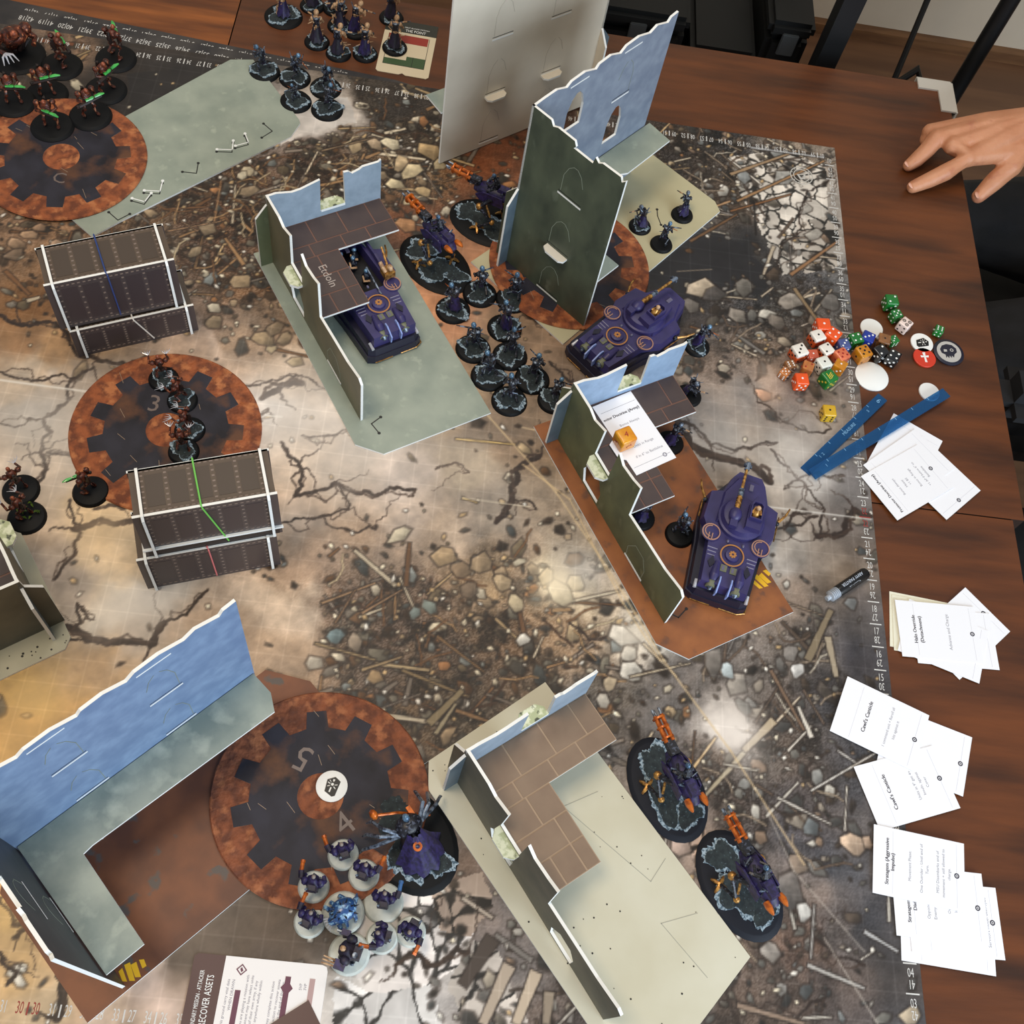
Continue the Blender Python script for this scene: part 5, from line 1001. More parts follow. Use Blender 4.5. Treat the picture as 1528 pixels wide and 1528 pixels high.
# ------------------------------------------------------------------ purple hover tanks
hullp = M('tank_purple', (54, 48, 98), .45, c2=(46, 41, 86), scale=70, lo=.35, hi=.65); hulld = M('tank_purple_dark', (22, 21, 42), .45); panelg = M('tank_panel_grey', (96, 92, 116), .5); vent = M('tank_vent', (104, 106, 84), .5); fin_m = M('tank_fin_blue', (132, 150, 204), .4); dark = M('tank_recess', (14, 14, 20), .6)
def tank(label, c, ang, open_bay=False):
    t = thing('hover_tank', label, 'toy tank', (c[0], c[1], .09 if not open_bay and c[1] < 25 or open_bay else 0), R_(ang))
    m = MB()   # skirted lower hull
    low = [(-3.0, -.95), (-2.85, -1.22), (-.6, -1.34), (.3, -1.55), (1.55, -1.52), (2.2, -1.0), (3.0, -.5), (3.0, .5), (2.2, 1.0), (1.55, 1.6), (.3, 1.62), (-.6, 1.5), (-2.85, 1.36), (-3.0, 1.05)]
    m.prism(low, .06, .5, 0, k=1.0); m.prism([(x*.985, y*.96) for x, y in low], .5, .85, 0, k=.97); m.obj('lower_hull', hulld, t)
    m = MB()
    rear = [(-2.75, -1.0), (-.6, -1.12), (.2, -1.55), (1.55, -1.5), (1.75, -1.0), (2.6, -.72), (2.95, -.5), (2.95, .5), (2.6, .72), (1.75, 1.0), (1.55, 1.5), (.2, 1.55), (-.6, 1.12), (-2.75, 1.0)]
    if open_bay:
        bay = [(-.35, -.95), (2.5, -.75), (2.5, .75), (-.35, .95)]
        m.slab([rear, bay], .84, 1.5, XY); m.obj('upper_hull', hullp, t)
        m = MB(); m.slab([bay], .7, .86, XY); m.obj('bay_floor', dark, t)
        for s in (-1, 1):
            m = MB(); m.slab([[(-.3, 1.45), (2.7, 1.45), (2.55, 1.62), (1.2, 1.8), (.3, 1.7)]], s*.98, s*1.08, XZ); m.obj('side_wall', hullp, t)
            m = MB(); m.tube([(-.75, s*.36, 1.5), (.2, s*.36, 1.68), (.6, s*.36, 1.72)], [.05, .045, .03], 7); m.lathe([(.05, 0), (.05, .1)], 8, T=Matrix.Translation((.6, s*.36, 1.72)) @ Matrix.Rotation(PI/2, 4, 'Y')); m.obj('aerial', steel, t, smooth=True)
        m = MB(); m.box((.0, -1.05, 1.85), (.5, .5, .3), 0); m.tube([(.2, -1.15, 1.9), (1.2, -1.35, 2.05)], [.06, .05], 7, 0); m.tube([(-.1, -.9, 2.0), (.3, -.8, 2.3)], .09, 6, 1); m.blob((-.1, -1.1, 2.2), (.16, .14, .16), 7, 5, 1); m.obj('bay_gunner', [brass, bone], t, smooth=True)
        for i, (x, y) in enumerate(((1.9, .3), (1.5, -.1), (1.05, .35), (.6, -.3), (1.9, -.35))):
            m = MB(); m.tube([(x, y, .86), (x, y, 1.3), (x, y, 1.5)], [.17, .2, .08], 8, 0); m.blob((x, y, 1.62), .11, 8, 6, 1); m.tube([(x, y+.15, 1.35), (x-.25, y+.22, 1.3), (x-.4, y, 1.4)], .05, 6, 2); m.obj('crew', [navy, helm, bone], t, smooth=True)
    else:
        m.prism(rear, .84, 1.3, 0, k=.96, c=(0, 0)); m.obj('upper_hull', hullp, t)
        m = MB()   # raised fore deck and turret
        m.prism([(.1, -1.0), (1.6, -.95), (2.5, -.5), (2.5, .5), (1.6, .95), (.1, 1.0)], 1.28, 1.45, 0, k=.93, c=(1.2, 0)); m.obj('fore_deck', hullp, t)
        tu = MB(); tu.lathe([(.98, 1.3), (.98, 1.48), (.9, 1.52), (.82, 1.75), (.7, 1.8)], 28, c=(.55, 0, 0)); tr = tu.obj('turret', hullp, t, smooth=True)
        m = MB(); m.prism([(-.1, -.75), (1.05, -.78), (1.6, -.65), (1.6, -.35), (1.05, -.1), (-.1, -.1)], 1.78, 2.02, 0, k=.94, c=(.6, -.4)); m.slab([[(.3, -.68), (1.0, -.68), (1.15, -.55), (1.15, -.22), (.95, -.14), (.3, -.16)], [(.36, -.62), (.98, -.62), (1.08, -.52), (1.08, -.26), (.92, -.2), (.36, -.22)]], 2.0, 2.2, XY); m.obj('cupola', hullp, tr)
        m = MB(); m.tube([(.5, -.4, 1.8), (.62, -.4, 2.1), (.7, -.4, 2.25)], [.16, .17, .08], 8, 0); m.blob((.72, -.4, 2.36), .11, 8, 6, 1); m.tube([(.55, -.6, 2.15), (.85, -.5, 2.2)], .05, 6, 0); m.tube([(.55, -.22, 2.15), (.85, -.34, 2.2)], .05, 6, 0); m.obj('gunner', [brass, bone], tr, smooth=True)
        m = MB(); m.blob((.35, .38, 1.95), (.34, .27, .22), 12, 8); m.box((-.1, .38, 1.92), (.3, .3, .24)); m.obj('gun_mantlet', hullp, tr, smooth=True)
        m = MB(); z = 2.0
        m.tube([(.6, .38, z), (1.2, .38, z+.02)], [.1, .09], 10, 0); m.tube([(1.2, .38, z+.02), (1.55, .38, z+.03)], [.11, .11], 10, 1); m.tube([(1.55, .38, z+.03), (2.5, .38, z+.06)], [.065, .06], 10, 0); m.tube([(2.5, .38, z+.06), (2.85, .38, z+.08)], [.11, .1], 10, 1); m.box((2.7, .38, z+.08), (.14, .34, .1), 1)
        for k in range(4): m.lathe([(.12, 0), (.12, .05)], 10, 0, T=Matrix.Translation((.72+k*.12, .38, z)) @ Matrix.Rotation(PI/2, 4, 'Y'))
        m.obj('barrel', [brass, steel], tr, smooth=True)
    zt = 1.5 if open_bay else 1.3
    for s in (-1, 1):   # round hatches with handle bars
        m = MB(); m.lathe([(.4, 0), (.4, .05), (.34, .07)], 24, 0, c=(-.45, s*1.05, zt)); h = m.obj('hatch', hullp, t, smooth=True)
        m = MB(); m.slab([ring(.38, 28, (-.45, s*1.05)), ring(.335, 28, (-.45, s*1.05))], zt+.06, zt+.1, XY); m.slab([ring(.28, 14, (-.42, s*1.05))[0:8]+ring(.24, 14, (-.42, s*1.05))[0:8][::-1]], zt+.07, zt+.1, XY)
        for k in (-.07, .07): m.box((-.66, s*1.05+k, zt+.1), (.3, .035, .05))
        m.obj('hatch_trim', M('trim_rose_brass', (186, 140, 118), .35, .4), h)
        m = MB()
        for k in range(3): m.box((-1.1-.17*k, s*.83, zt+.01), (.04, .42-.06*k, .03))
        m.obj('slat', M('slat_grey', (126, 122, 146), .5), t)
        m = MB(); m.prism([(-1.75, s*.6), (-1.45, s*.72), (-1.75, s*.9), (-2.0, s*.76)], zt, zt+.05); m.obj('intake', hulld, t)
        m = MB(); m.tube([(-1.65, s*.5, zt), (-2.3, s*.52, zt+.08), (-2.5, s*.52, zt)], [.1, .2, .14], 10, sy=.9); m.obj('engine_cowl', hullp, t, smooth=True)
        m = MB(); m.tube([(-2.3, s*.52, zt-.12), (-2.75, s*.52, zt-.2)], [.2, .2], 14); m.tube([(-2.75, s*.52, zt-.2), (-2.86, s*.52, zt-.22)], [.14, .06], 12, 1); m.obj('turbine', [vent, steel], t, smooth=True)
        m = MB(); m.slab([[(-2.2, zt-.2), (-2.9, zt-.5), (-2.95, zt-.1), (-2.5, zt+.16), (-2.3, zt+.14)]], s*.52-s*.28-.03, s*.52-s*.28+.03, XZ); m.obj('tail_fin', fin_m, t)
        m = MB(); m.tube([(-2.5, s*1.08, .92), (-2.85, s*1.08, .88)], [.07, .07], 8); m.obj('thruster', silver, t, smooth=True)
        m = MB(); m.box((-1.85, s*.2, zt+.02), (.3, .26, .04)); m.box((-1.85, s*.2+.03, zt+.045), (.2, .1, .012), 1); m.obj('grille', [vent, panelg], t)
        m = MB(); m.tube([(1.2, s*1.58, 1.0), (1.65, s*1.85, 1.05), (2.0, s*1.95, 1.08)], [.06, .05, .035], 7); m.blob((1.15, s*1.55, 1.0), .12, 7, 5, 1); m.obj('side_stubber', [brass, navy], t, smooth=True)
        m = MB(); m.tube([(-3.0, s*.2, .1), (-3.0, s*.98, .1), (-2.86, s*1.28, .1), (-2.2, s*1.32, .1)], .035, 5); m.tube([(.4, s*1.63, .82), (1.6, s*1.63, .82)], .03, 5); m.obj('brass_trim', brass, t)
    m = MB(); m.lathe([(.52, 0), (.52, .06), (.46, .07), (.46, .03), (.3, .03), (.28, .14), (.2, .16)], 28, 0, c=(-1.2, 0, zt)); v = m.obj('vent_dome', hullp, t, smooth=True)
    m = MB(); m.slab([ring(.5, 30, (-1.2, 0)), ring(.445, 30, (-1.2, 0))], zt+.06, zt+.09, XY)
    for k in range(8): a = k*PI/4; m.box((-1.2+.12*math.cos(a), .12*math.sin(a), zt+.17), (.07, .07, .03))
    m.slab([ring(.12, 14, (-1.2, 0)), ring(.05, 14, (-1.2, 0))], zt+.16, zt+.19, XY); m.obj('vent_emblem', M('emblem_brass', (186, 128, 72), .35, .4), v)
    m = MB()
    for x, y in ((-.6, .3), (-.6, -.35), (-.15, .0)): m.blob((x, y, zt+.03), (.09, .06, .07), 8, 5)
    m.box((2.1, -.1, zt+(.18 if not open_bay else 0)), (.3, .16, .08)); m.obj('sensor', panelg, t, smooth=True)
    return t
tank('purple hover tank with a long brass gun at right, by the yellow hazard stripe', (53.42, 19.8), 76)
tank('purple hover tank standing beyond the card covered ruin, beside the dark green tower', (49.05, 29.8), 46)
tank('open topped purple transport parked under the brown floor of the sage based ruin', (36.95, 29.75), 124, True)
# ------------------------------------------------------------------ dice
def dmat(nm, c, clearish=0, c2=None):
    m_ = M('die_'+nm, c, .22, c2=c2, scale=60, coat=.4)
    if clearish: m_.node_tree.nodes['Principled BSDF'].inputs['Transmission Weight'].default_value = clearish
    return m_
pipw = M('pip_white', (240, 240, 236), .4); pipb = M('pip_black', (18, 18, 18), .4); pipr = M('pip_red', (150, 30, 24), .5)
DICE = {}
def two_tone(nm, top, side):
    m_ = M('die_'+nm, side, .22, coat=.4); nt = m_.node_tree; tc = nt.nodes.new('ShaderNodeTexCoord'); sp = nt.nodes.new('ShaderNodeSeparateXYZ'); mr = nt.nodes.new('ShaderNodeMapRange'); mx = nt.nodes.new('ShaderNodeMix'); mx.data_type = 'RGBA'
    nt.links.new(tc.outputs['Object'], sp.inputs[0]); nt.links.new(sp.outputs['Z'], mr.inputs['Value']); mr.inputs['From Min'].default_value = .0025; mr.inputs['From Max'].default_value = .005
    nt.links.new(mr.outputs['Result'], mx.inputs['Factor']); mx.inputs['A'].default_value = (*lin(side), 1); mx.inputs['B'].default_value = (*lin(top), 1); nt.links.new(mx.outputs['Result'], nt.nodes['Principled BSDF'].inputs['Base Color']); return m_
PIPS = {1: [(0, 0)], 2: [(-1, -1), (1, 1)], 3: [(-1, -1), (0, 0), (1, 1)], 4: [(-1, -1), (1, 1), (-1, 1), (1, -1)], 5: [(-1, -1), (1, 1), (-1, 1), (1, -1), (0, 0)], 6: [(-1, -1), (1, 1), (-1, 1), (1, -1), (-1, 0), (1, 0)]}
def face_T(n, h):
    ax = [Vector(v) for v in ((0,0,1),(0,-1,0),(1,0,0),(-1,0,0),(0,1,0),(0,0,-1))][n]
    return Matrix.Translation(ax*h) @ ax.to_track_quat('Z', 'Y').to_matrix().to_4x4()
def die_meshes(S, nums, style):
    key = (S, nums, style)
    if key in DICE: return DICE[key]
    bm = bmesh.new(); bmesh.ops.create_cube(bm, size=S*U)
    bmesh.ops.bevel(bm, geom=list(bm.edges)+list(bm.verts), offset=S*U*.13, segments=3, profile=.6, affect='EDGES')
    me = bpy.data.meshes.new('die_body'); bm.to_mesh(me); bm.free(); me.polygons.foreach_set('use_smooth', [True]*len(me.polygons)); me.set_sharp_from_angle(angle=R_(50))
    p = MB(); h = S/2
    for n, v in enumerate(nums):
        T = face_T(n, h-.004)
        if style == 'digit': write(p, str(v), 0, 0, .012, S*.5, 2.0 if n else 2.95, T=T)
        elif style == 'skull' and n == 0:
            for x, y in ((-.2, .2), (.22, .18), (0, -.24)): p.slab([ring(S*.16, 10, (x*S, y*S)), ring(S*.1, 8, (x*S, y*S))], 0, .012, XY, T=T); p.box((x*S, y*S, .006), (S*.05, S*.1, .012), 0, T)
        elif style == 'rune' and n == 0:
            for k in (-1, 0, 1): strip(p, [(-.2*S, k*.13*S-.05*S), (.1*S, k*.13*S+.12*S)], .05*S, lambda a, d: tuple(T @ Vector((a[0], a[1], d))), 0, .012)
            strip(p, [(.16*S, -.25*S), (.2*S, .25*S)], .05*S, lambda a, d: tuple(T @ Vector((a[0], a[1], d))), 0, .012)
        else:
            for x, y in PIPS[v]: p.prism(ring(S*.085, 8, (x*S*.24, y*S*.24)), 0, .012, 0, T)
    DICE[key] = (me, p); return DICE[key]
def die(label, px, py, mt, pm_, S=.6, nums=(1, 4, 2, 5, 3, 6), style='pip', rz=None, z=0., group='spilled gaming dice', zc=None, loc=None):
    me, p = die_meshes(S, nums, style)
    x, y = loc or at(px, py, z+S/2)
    o = bpy.data.objects.new('die', me.copy() if me.materials else me); COL.objects.link(o); o.data = me.copy(); o.data.materials.append(mt)
    o.location = W3(x, y, z+S/2); o.rotation_euler = (0, 0, rz if rz is not None else random.Random(int(px*7+py)).uniform(-.9, .9)); tag(o, label, 'die', group)
    p.obj('pip', pm_, o); return o
dor = dmat('orange', (232, 84, 24)); dwo = two_tone('white_orange', (232, 226, 216), (222, 92, 36)); dpe = dmat('peach', (226, 120, 80), .0, c2=(196, 96, 64)); dgr = dmat('green', (22, 112, 42)); dbl = dmat('blue', (28, 52, 146)); dbg = dmat('blue_grey', (70, 84, 140)); dam = dmat('amber', (206, 138, 24), c2=(176, 104, 14)); dbk = dmat('black', (22, 22, 24)); dbr = dmat('brown', (150, 100, 56), c2=(108, 70, 40)); dwh = dmat('white', (226, 226, 216)); dye = dmat('yellow', (226, 158, 30), c2=(206, 124, 18)); dsk = dmat('pinkish_white', (236, 214, 204)); dyl = dmat('dull_yellow', (206, 164, 30)); dbo = dmat('bone_orange', (196, 120, 60), c2=(150, 88, 44))
die('big orange die farthest from the viewer in the heap', 1226, 489, dor, pipw, .68, (1, 2, 3, 5, 4, 6), rz=.1)
die('orange die with a half white face, in front of the big orange die', 1218, 505, dwo, pipb, .62, (1, 2, 3, 5, 4, 6), rz=.5)
die('orange die with white pips just right of the half white one', 1241, 503, dor, pipw, .66, (4, 2, 3, 5, 1, 6), rz=-.6)
die('white and orange die with black pips at the left of the heap', 1191, 527, dwo, pipb, .66, (3, 2, 1, 5, 4, 6), rz=.5)
die('white and orange die with black pips in the middle of the heap', 1231, 525, dwo, pipb, .6, (2, 3, 1, 5, 4, 6), rz=.6)
die('red clear die squeezed between the two white and orange dice', 1211, 532, dmat('clear_red', (196, 90, 62)), pipw, .5, (1, 4, 2, 5, 3, 6), rz=.2)
die('peach die showing many red brown pips', 1254, 533, dpe, pipr, .62, (5, 4, 2, 1, 3, 6), rz=.6)
die('slate blue die beside the peach die', 1257, 517, dbg, pipw, .56, (3, 4, 2, 1, 5, 6), rz=.3)
die('green die between the slate blue and bright blue dice', 1275, 509, dgr, pipw, .6, (4, 1, 2, 5, 3, 6), rz=.4)
die('bright blue die with white pips by the small white token', 1293, 507, dbl, pipw, .6, (3, 2, 1, 5, 4, 6), rz=-.4)
die('brown amber die right of the bright blue die', 1317, 510, dbr, pipb, .58, (1, 4, 2, 5, 3, 6), rz=-.2)
die('small green die at the right end of the heap', 1332, 509, dgr, pipw, .42, (3, 6, 2, 5, 1, 4), rz=.5)
die('amber die with black pips just left of the black pair', 1286, 529, dam, pipb, .66, (5, 2, 3, 1, 4, 6), rz=.5)
die('black die with white pips, left one of the black pair', 1312, 528, dbk, pipw, .62, (2, 5, 1, 3, 4, 6), rz=.6)
die('black die with white pips, right one of the black pair', 1331, 535, dbk, pipw, .62, (4, 5, 1, 3, 2, 6), rz=-.5)
die('brown die with six white pips at the left end of the heap', 1178, 547, dbr, pipw, .46, (6, 5, 4, 3, 2, 1), rz=.4)
die('clear brown die with white pips, nearest the left end', 1170, 558, dbo, pipw, .44, (5, 4, 3, 6, 2, 1), rz=.9)
die('orange die with white pips standing in front of the heap on the mat', 1194, 570, dor, pipw, .62, (1, 5, 4, 3, 2, 6), rz=.1)
die('clear brown die with dark faces behind the front orange die', 1204, 550, dbo, pipr, .52, (2, 1, 4, 3, 5, 6), rz=-.3)
die('white die with one black pip in front of the heap', 1227, 545, dwh, pipb, .62, (1, 3, 2, 5, 4, 6), rz=.5)
die('green die with a gold emblem in front of the white one', 1235, 566, dgr, M('die_gold', (226, 196, 70), .4), .64, (1, 5, 4, 3, 2, 6), 'rune', rz=.6)
die('amber die with a white pip right of the white one', 1252, 548, dam, pipw, .56, (1, 3, 2, 5, 4, 6), rz=-.5)
die('green die farthest of all on the wood', 1328, 452, dgr, pipw, .62, (2, 3, 4, 5, 1, 6), rz=.1)
die('green die touching the white emblem die', 1336, 472, dgr, pipw, .5, (5, 2, 3, 4, 1, 6), rz=.4)
die('whitish die with three dark emblems turned on its corner', 1349, 486, dsk, pipb, .56, (1, 2, 3, 4, 5, 6), 'skull', rz=.85)
die('small green die alone near the dark skull token', 1400, 494, dgr, pipw, .42, (6, 4, 5, 3, 2, 1), rz=-.3)
die('dull yellow die alone on the mat above the rulers', 1235, 617, dyl, pipb, .6, (1, 6, 3, 5, 2, 4), rz=.05)

# tokens
def token(label, px, py, R, mt, z=TT, h=.1, rim=None, em=None, emm=None, loc=None, rz=0.):
    x, y = loc or at(px, py, z+h)
    t = thing('token', label, 'token', (x, y, z), rz)
    b = MB(); b.lathe([(R*.98, 0), (R, h*.3), (R, h*.8), (R*.96, h)], 36, mis=[0, 0, 0]); b.obj('disc', [mt] if not rim else [rim], t, smooth=True)
    if rim: b = MB(); b.lathe([(R*.8, h), (R*.8, h+.012)], 36); b.obj('face', mt, t)
    if em: b = MB(); em(b, R, h+.014); b.obj('emblem', emm, t)
    return t
def coffin(b, R, z):
    for rings in ([[(-.62, -.25), (-.45, .3), (.3, .42), (.62, .0), (.45, -.42), (-.5, -.42)]],):
        rr = [(x*R, y*R) for x, y in rings[0]]
        b.slab([rr]+[[(x*R, y*R) for x, y in h] for h in (ring(.1, 8, (.12, 0)), [(.3, .05), (.46, .08), (.46, -.06), (.3, -.04)], [(-.4, .06), (-.08, .06), (-.08, -.04), (-.4, -.04)], [(.09, .14), (.15, .14), (.2, .32), (.12, .32)], [(.09, -.14), (.15, -.14), (.24, -.32), (.16, -.32)], [(.2, .1), (.25, .13), (.36, .26), (.3, .28)], [(-.02, .1), (.03, .14), (-.06, .28), (-.12, .26)], [(-.02, -.1), (.03, -.14), (-.06, -.3), (-.12, -.28)])], z-.012, z, XY)
def cross(b, R, z): b.slab([[(x*R, y*R) for x, y in ((-.1, -.5), (.1, -.52), (.08, .0), (.34, -.02), (.38, .18), (.09, .14), (.14, .5), (-.12, .48), (-.09, .14), (-.36, .18), (-.34, -.02), (-.08, .0))]], z-.012, z, XY)
def skull(b, R, z):
    S = R*.62; o = [(x*S, y*S) for x, y in ((-.55, -.75), (-.5, -.35), (-.85, -.1), (-.9, .35), (-.55, .8), (0, .95), (.55, .8), (.9, .35), (.85, -.1), (.5, -.35), (.3, -.75), (.15, -.5), (.05, -.8), (-.1, -.5), (-.25, -.8), (-.35, -.55))]
    b.slab([o, [(x*S, y*S) for x, y in ((-.55, .02), (-.2, .02), (-.15, .28), (-.5, .34))], ring(.2*S, 10, (.35*S, .18*S))], z-.012, z, XY)
    b.slab([ring(.11*S, 8, (.35*S, .18*S))], z-.012, z, XY)
tw = M('token_white', (238, 238, 234), .45); tdk = M('token_dark', (34, 34, 48), .4); tgy = M('token_grey', (186, 182, 176), .45); trd = M('token_red', (206, 58, 34), .4)
token('small plain white token behind the bright blue die', 1301, 489, .56, tw)
token('largest plain white token beside the mat edge', 1301, 561, .82, tw, rim=None)
token('plain white token under the end of the longer blue ruler', 1387, 584, .5, tw)
token('white token with a black coffin emblem on the wood', 1376, 511, .56, tw, em=coffin, emm=ink, rz=.3)
token('red token with a white cross', 1380, 533, .56, trd, z=TT+.0, em=cross, emm=tw, loc=None, rz=.15)
token('dark rimmed grey token with a half mechanical skull', 1416, 525, .76, tgy, rim=tdk, em=skull, emm=tdk, rz=.2)
token('white token with a black coffin emblem on the lower gear hub', 495, 1173, .56, tw, z=.19, h=.06, em=coffin, emm=ink, rz=1.3)

# translucent blue rulers
rul = bpy.data.materials.new('blue_acrylic'); rul.use_nodes = True; n_ = rul.node_tree.nodes; l_ = rul.node_tree.links
tr_ = n_.new('ShaderNodeBsdfTransparent'); tr_.inputs[0].default_value = (.3, .58, .82, 1); mx_ = n_.new('ShaderNodeMixShader'); mx_.inputs[0].default_value = .42
pb_ = n_['Principled BSDF']; pb_.inputs['Base Color'].default_value = (*lin((44, 100, 150)), 1); pb_.inputs['Roughness'].default_value = .2
l_.new(tr_.outputs[0], mx_.inputs[1]); l_.new(pb_.outputs[0], mx_.inputs[2]); l_.new(mx_.outputs[0], n_['Material Output'].inputs[0])
rink = M('ruler_ink', (126, 176, 214), .5)
def ruler(label, a, b_, z, texts, w=.52):
    p, q = at(*a, z), at(*b_, z); L = math.hypot(q[0]-p[0], q[1]-p[1]); an = math.atan2(q[1]-p[1], q[0]-p[0])
    t = thing('ruler', label, 'ruler', (p[0], p[1], z), an)
    m = MB(); m.prism([(0, -w/2), (L, -w/2), (L, w/2), (0, w/2)], 0, .1); m.obj('blade', rul, t)
    m = MB()
    for x, s, sz, r in texts: write(m, s, x*L, 0, .106, sz, r)
    for k in range(1, int(L)): m.box((k*L/int(L), w*.34, .104), (.025, w*.25, .004))
    m.obj('ruler_marking', rink, t)
ruler('shorter translucent blue ruler marked 6', (1201, 704), (1316, 594), .02, [(.94, '6', .36, -1.57), (.55, 'MEASURE', .22, 0), (.2, '1  2', .2, 0), (.8, '5', .2, 0)])
ruler('longer translucent blue ruler reaching over a white token', (1211, 709), (1411, 587), .14, [(.1, '1', .2, 0)])

# laser pointer pen
p, q = at(1233, 894, .25), at(1292, 855, .25); L = math.hypot(q[0]-p[0], q[1]-p[1]); an = math.atan2(q[1]-p[1], q[0]-p[0])
t = thing('laser_pointer', 'black pen shaped pointer with a ridged silver tip on the mat edge', 'pointer pen', (p[0], p[1], 0), an)
RX = Matrix.Translation((0, 0, .27)) @ Matrix.Rotation(PI/2, 4, 'Y')
m = MB(); m.lathe([(.25, .62), (.26, .66), (.26, L-.1), (.22, L)], 24, T=RX); m.obj('barrel', M('pen_black', (14, 14, 16), .3), t, smooth=True)
m = MB(); pr = [(.1, 0), (.12, .02), (.12, .16), (.2, .2)]
for k in range(5): z = .22+k*.085; pr += [(.24, z), (.24, z+.045), (.19, z+.05), (.19, z+.08)]
m.lathe(pr, 24, T=RX); m.obj('tip', M('pen_chrome', (190, 198, 208), .28, .45), t, smooth=True)
m = MB(); write(m, 'ARMY PAINTER', 1.42, .06, .531, .2, PI, sx=.85); write(m, 'Target Lock', 1.4, -.12, .5, .13, PI); m.obj('lettering', M('pen_ink', (196, 206, 220), .5), t)

# ------------------------------------------------------------------ paper cards
paper = M('card_white', (240, 240, 244), .55); paper_y = M('card_cream', (232, 228, 206), .6); txt_b = M('card_text_bold', (52, 50, 62), .6); txt_g = M('card_text_grey', (138, 138, 150), .6); rule_l = M('card_rule', (206, 206, 214), .6)
CW, CH = 2.5, 3.5
def card(label, px, py, dx, dy, z, lines=(), mt=None, w=CW, h=CH, group='white rule cards on the wood', mark=True, frame=True, tilt=0.):
    x, y = at(px, py, z); an = at_dir(px, py, dx*.05, dy*.05, z)
    t = thing('rule_card', label, 'card', (x, y, z), an, group)
    if tilt: t.rotation_euler = (0, tilt, an)
    b = MB(); b.prism([(-w/2, -h/2), (w/2, -h/2), (w/2, h/2), (-w/2, h/2)], 0, .016); b.obj('sheet', mt or paper, t)
    if lines:
        bb, bg = MB(), MB()
        for i, (s, yy, sz, bold) in enumerate(lines):
            (write)(bb if bold else bg, s, 0, yy, .018+(.001 if bold else 0), sz)
            if bold:
                write(bb, s, .012, yy, .0192, sz)
        if bb.v: bb.obj('heading', txt_b, t, fix=False)
        if bg.v: bg.obj('body_text', txt_g, t, fix=False)
    b = MB()
    if frame:
        strip(b, [(-w/2+.12, h/2-.75 if lines else h/2-.4), (w/2-.12, h/2-.75 if lines else h/2-.4)], .012, XY, .016, .0175); strip(b, [(-w/2+.1, -h/2+.3), (w/2-.1, -h/2+.3)], .014, XY, .016, .0175)
        b.obj('rule_line', rule_l, t)
    if mark:
        b = MB(); b.slab([ring(.1, 14, (0, -h/2+.3)), ring(.055, 10, (0, -h/2+.3))], .016, .019, XY); b.box((0, -h/2+.3, .018), (.04, .06, .002)); b.obj('card_symbol', txt_b, t)
    return t
Z0 = TT+.004; Z1 = .006     # piles that lap over the mat lie a little higher
card('lowest white card of the upper pile, its corner pointing up the photo', 1349, 677, .87, .5, Z1, mark=False)
card('white card of the upper pile sticking out to the right with a dot', 1394, 712, .77, -.64, Z1+.02)
card('second lowest card of the upper pile, edge showing at upper left', 1356, 697, -.70, -.72, Z1+.04, mark=False)
card('top card of the upper pile headed Protector Doctrine', 1354, 719, -185, -220, Z1+.06, [('Protector Doctrine (Army)', 1.25, .19, 1), ('Bonus Always', .55, .16, 0), ('Heavy', .2, .16, 0), ('+1 BS', -.05, .16, 0), ('Bonus in Range', -.45, .16, 0), ('+1 AP if below 6" to', -.85, .16, 0), ('Battleline', -1.1, .16, 0)])
card('cream edged card at the bottom of the second pile, leftmost edge', 1388, 935, -.03, -1, Z0, mt=paper_y, mark=False)
card('cream edged card second from the bottom of the second pile', 1393, 939, -.06, -1, Z0+.02, mt=paper_y, mark=False)
card('white card of the second pile turned diagonally with a dot', 1436, 944, -.7, -.7, Z0+.04)
card('white card of the second pile jutting out toward the lower right', 1424, 952, -.16, -1, Z0+.06, mark=False)
card('white card of the second pile with its lower corner hanging over the shadow', 1408, 956, .2, -1, Z0+.08, mark=False)
card('top card of the second pile headed Halo Override', 1401, 942, -60, -390, Z0+.1, [('Halo Override', 1.05, .21, 1), ('(Detachment)', .78, .21, 1), ('Advance and Charge', -.42, .19, 0)])
card('blank looking card of the third pile, lower right with a dot', 1380, 1119, 60, -340, Z1+.02)
card('lowest card of the third pile headed Cawl s Canticle, nearest the viewer', 1353, 1175, -80, -185, Z1+.04, [("Cawl's Canticle", .75, .22, 1), ('Units in 9" get 4+', -.35, .16, 0), ('Invuln. against', -.6, .16, 0), ('Cover', -.85, .16, 0)])
card('top card of the third pile headed Cawl s Canticle, lapping over the mat', 1313, 1079, 112, -370, Z1+.08, [("Cawl's Canticle", .55, .22, 1), ('1 command unit + Reroll all', -.35, .155, 0), ('hits against it', -.65, .155, 0)])
card('lowest card of the nearest pile, its end toward the viewer', 1413, 1390, -.05, -1, Z1, [('Str', 1.2, .18, 1), ('Mv', .6, .16, 0)], mark=False)
card('white card of the nearest pile reaching farthest right', 1424, 1372, -.12, -1, Z1+.02, [('Stratagem', 1.1, .19, 1), ('Enginseer model 3W or', -1.0, .16, 0), ('Servitors model destroyed', -1.25, .16, 0)])
card('white card of the nearest pile just under its top card', 1402, 1349, -.1, -1, Z1+.04, [('Stratagem (Machine', 1.2, .19, 1), ('Divinity)', .95, .19, 1), ("Opponent's Turn", .45, .16, 0), ('Enemy unit made', .2, .16, 0), ('Once per', -.35, .16, 0), ('Infantry', -.6, .16, 0)])
card('top card of the nearest pile headed Stratagem', 1371, 1295, .0, -1, Z1+.08, [('Stratagem (Aggressive', 1.22, .19, 1), ('Impulse)', 1.0, .19, 1), ('Movement Phase:', .35, .155, 0), ('One Outrider - Until end of', -.1, .155, 0), ('Turn.', -.32, .155, 0), ('MSU Disembarks end of', -.72, .155, 0), ('movement + still allowed to', -.94, .155, 0), ('charge.', -1.16, .155, 0)])
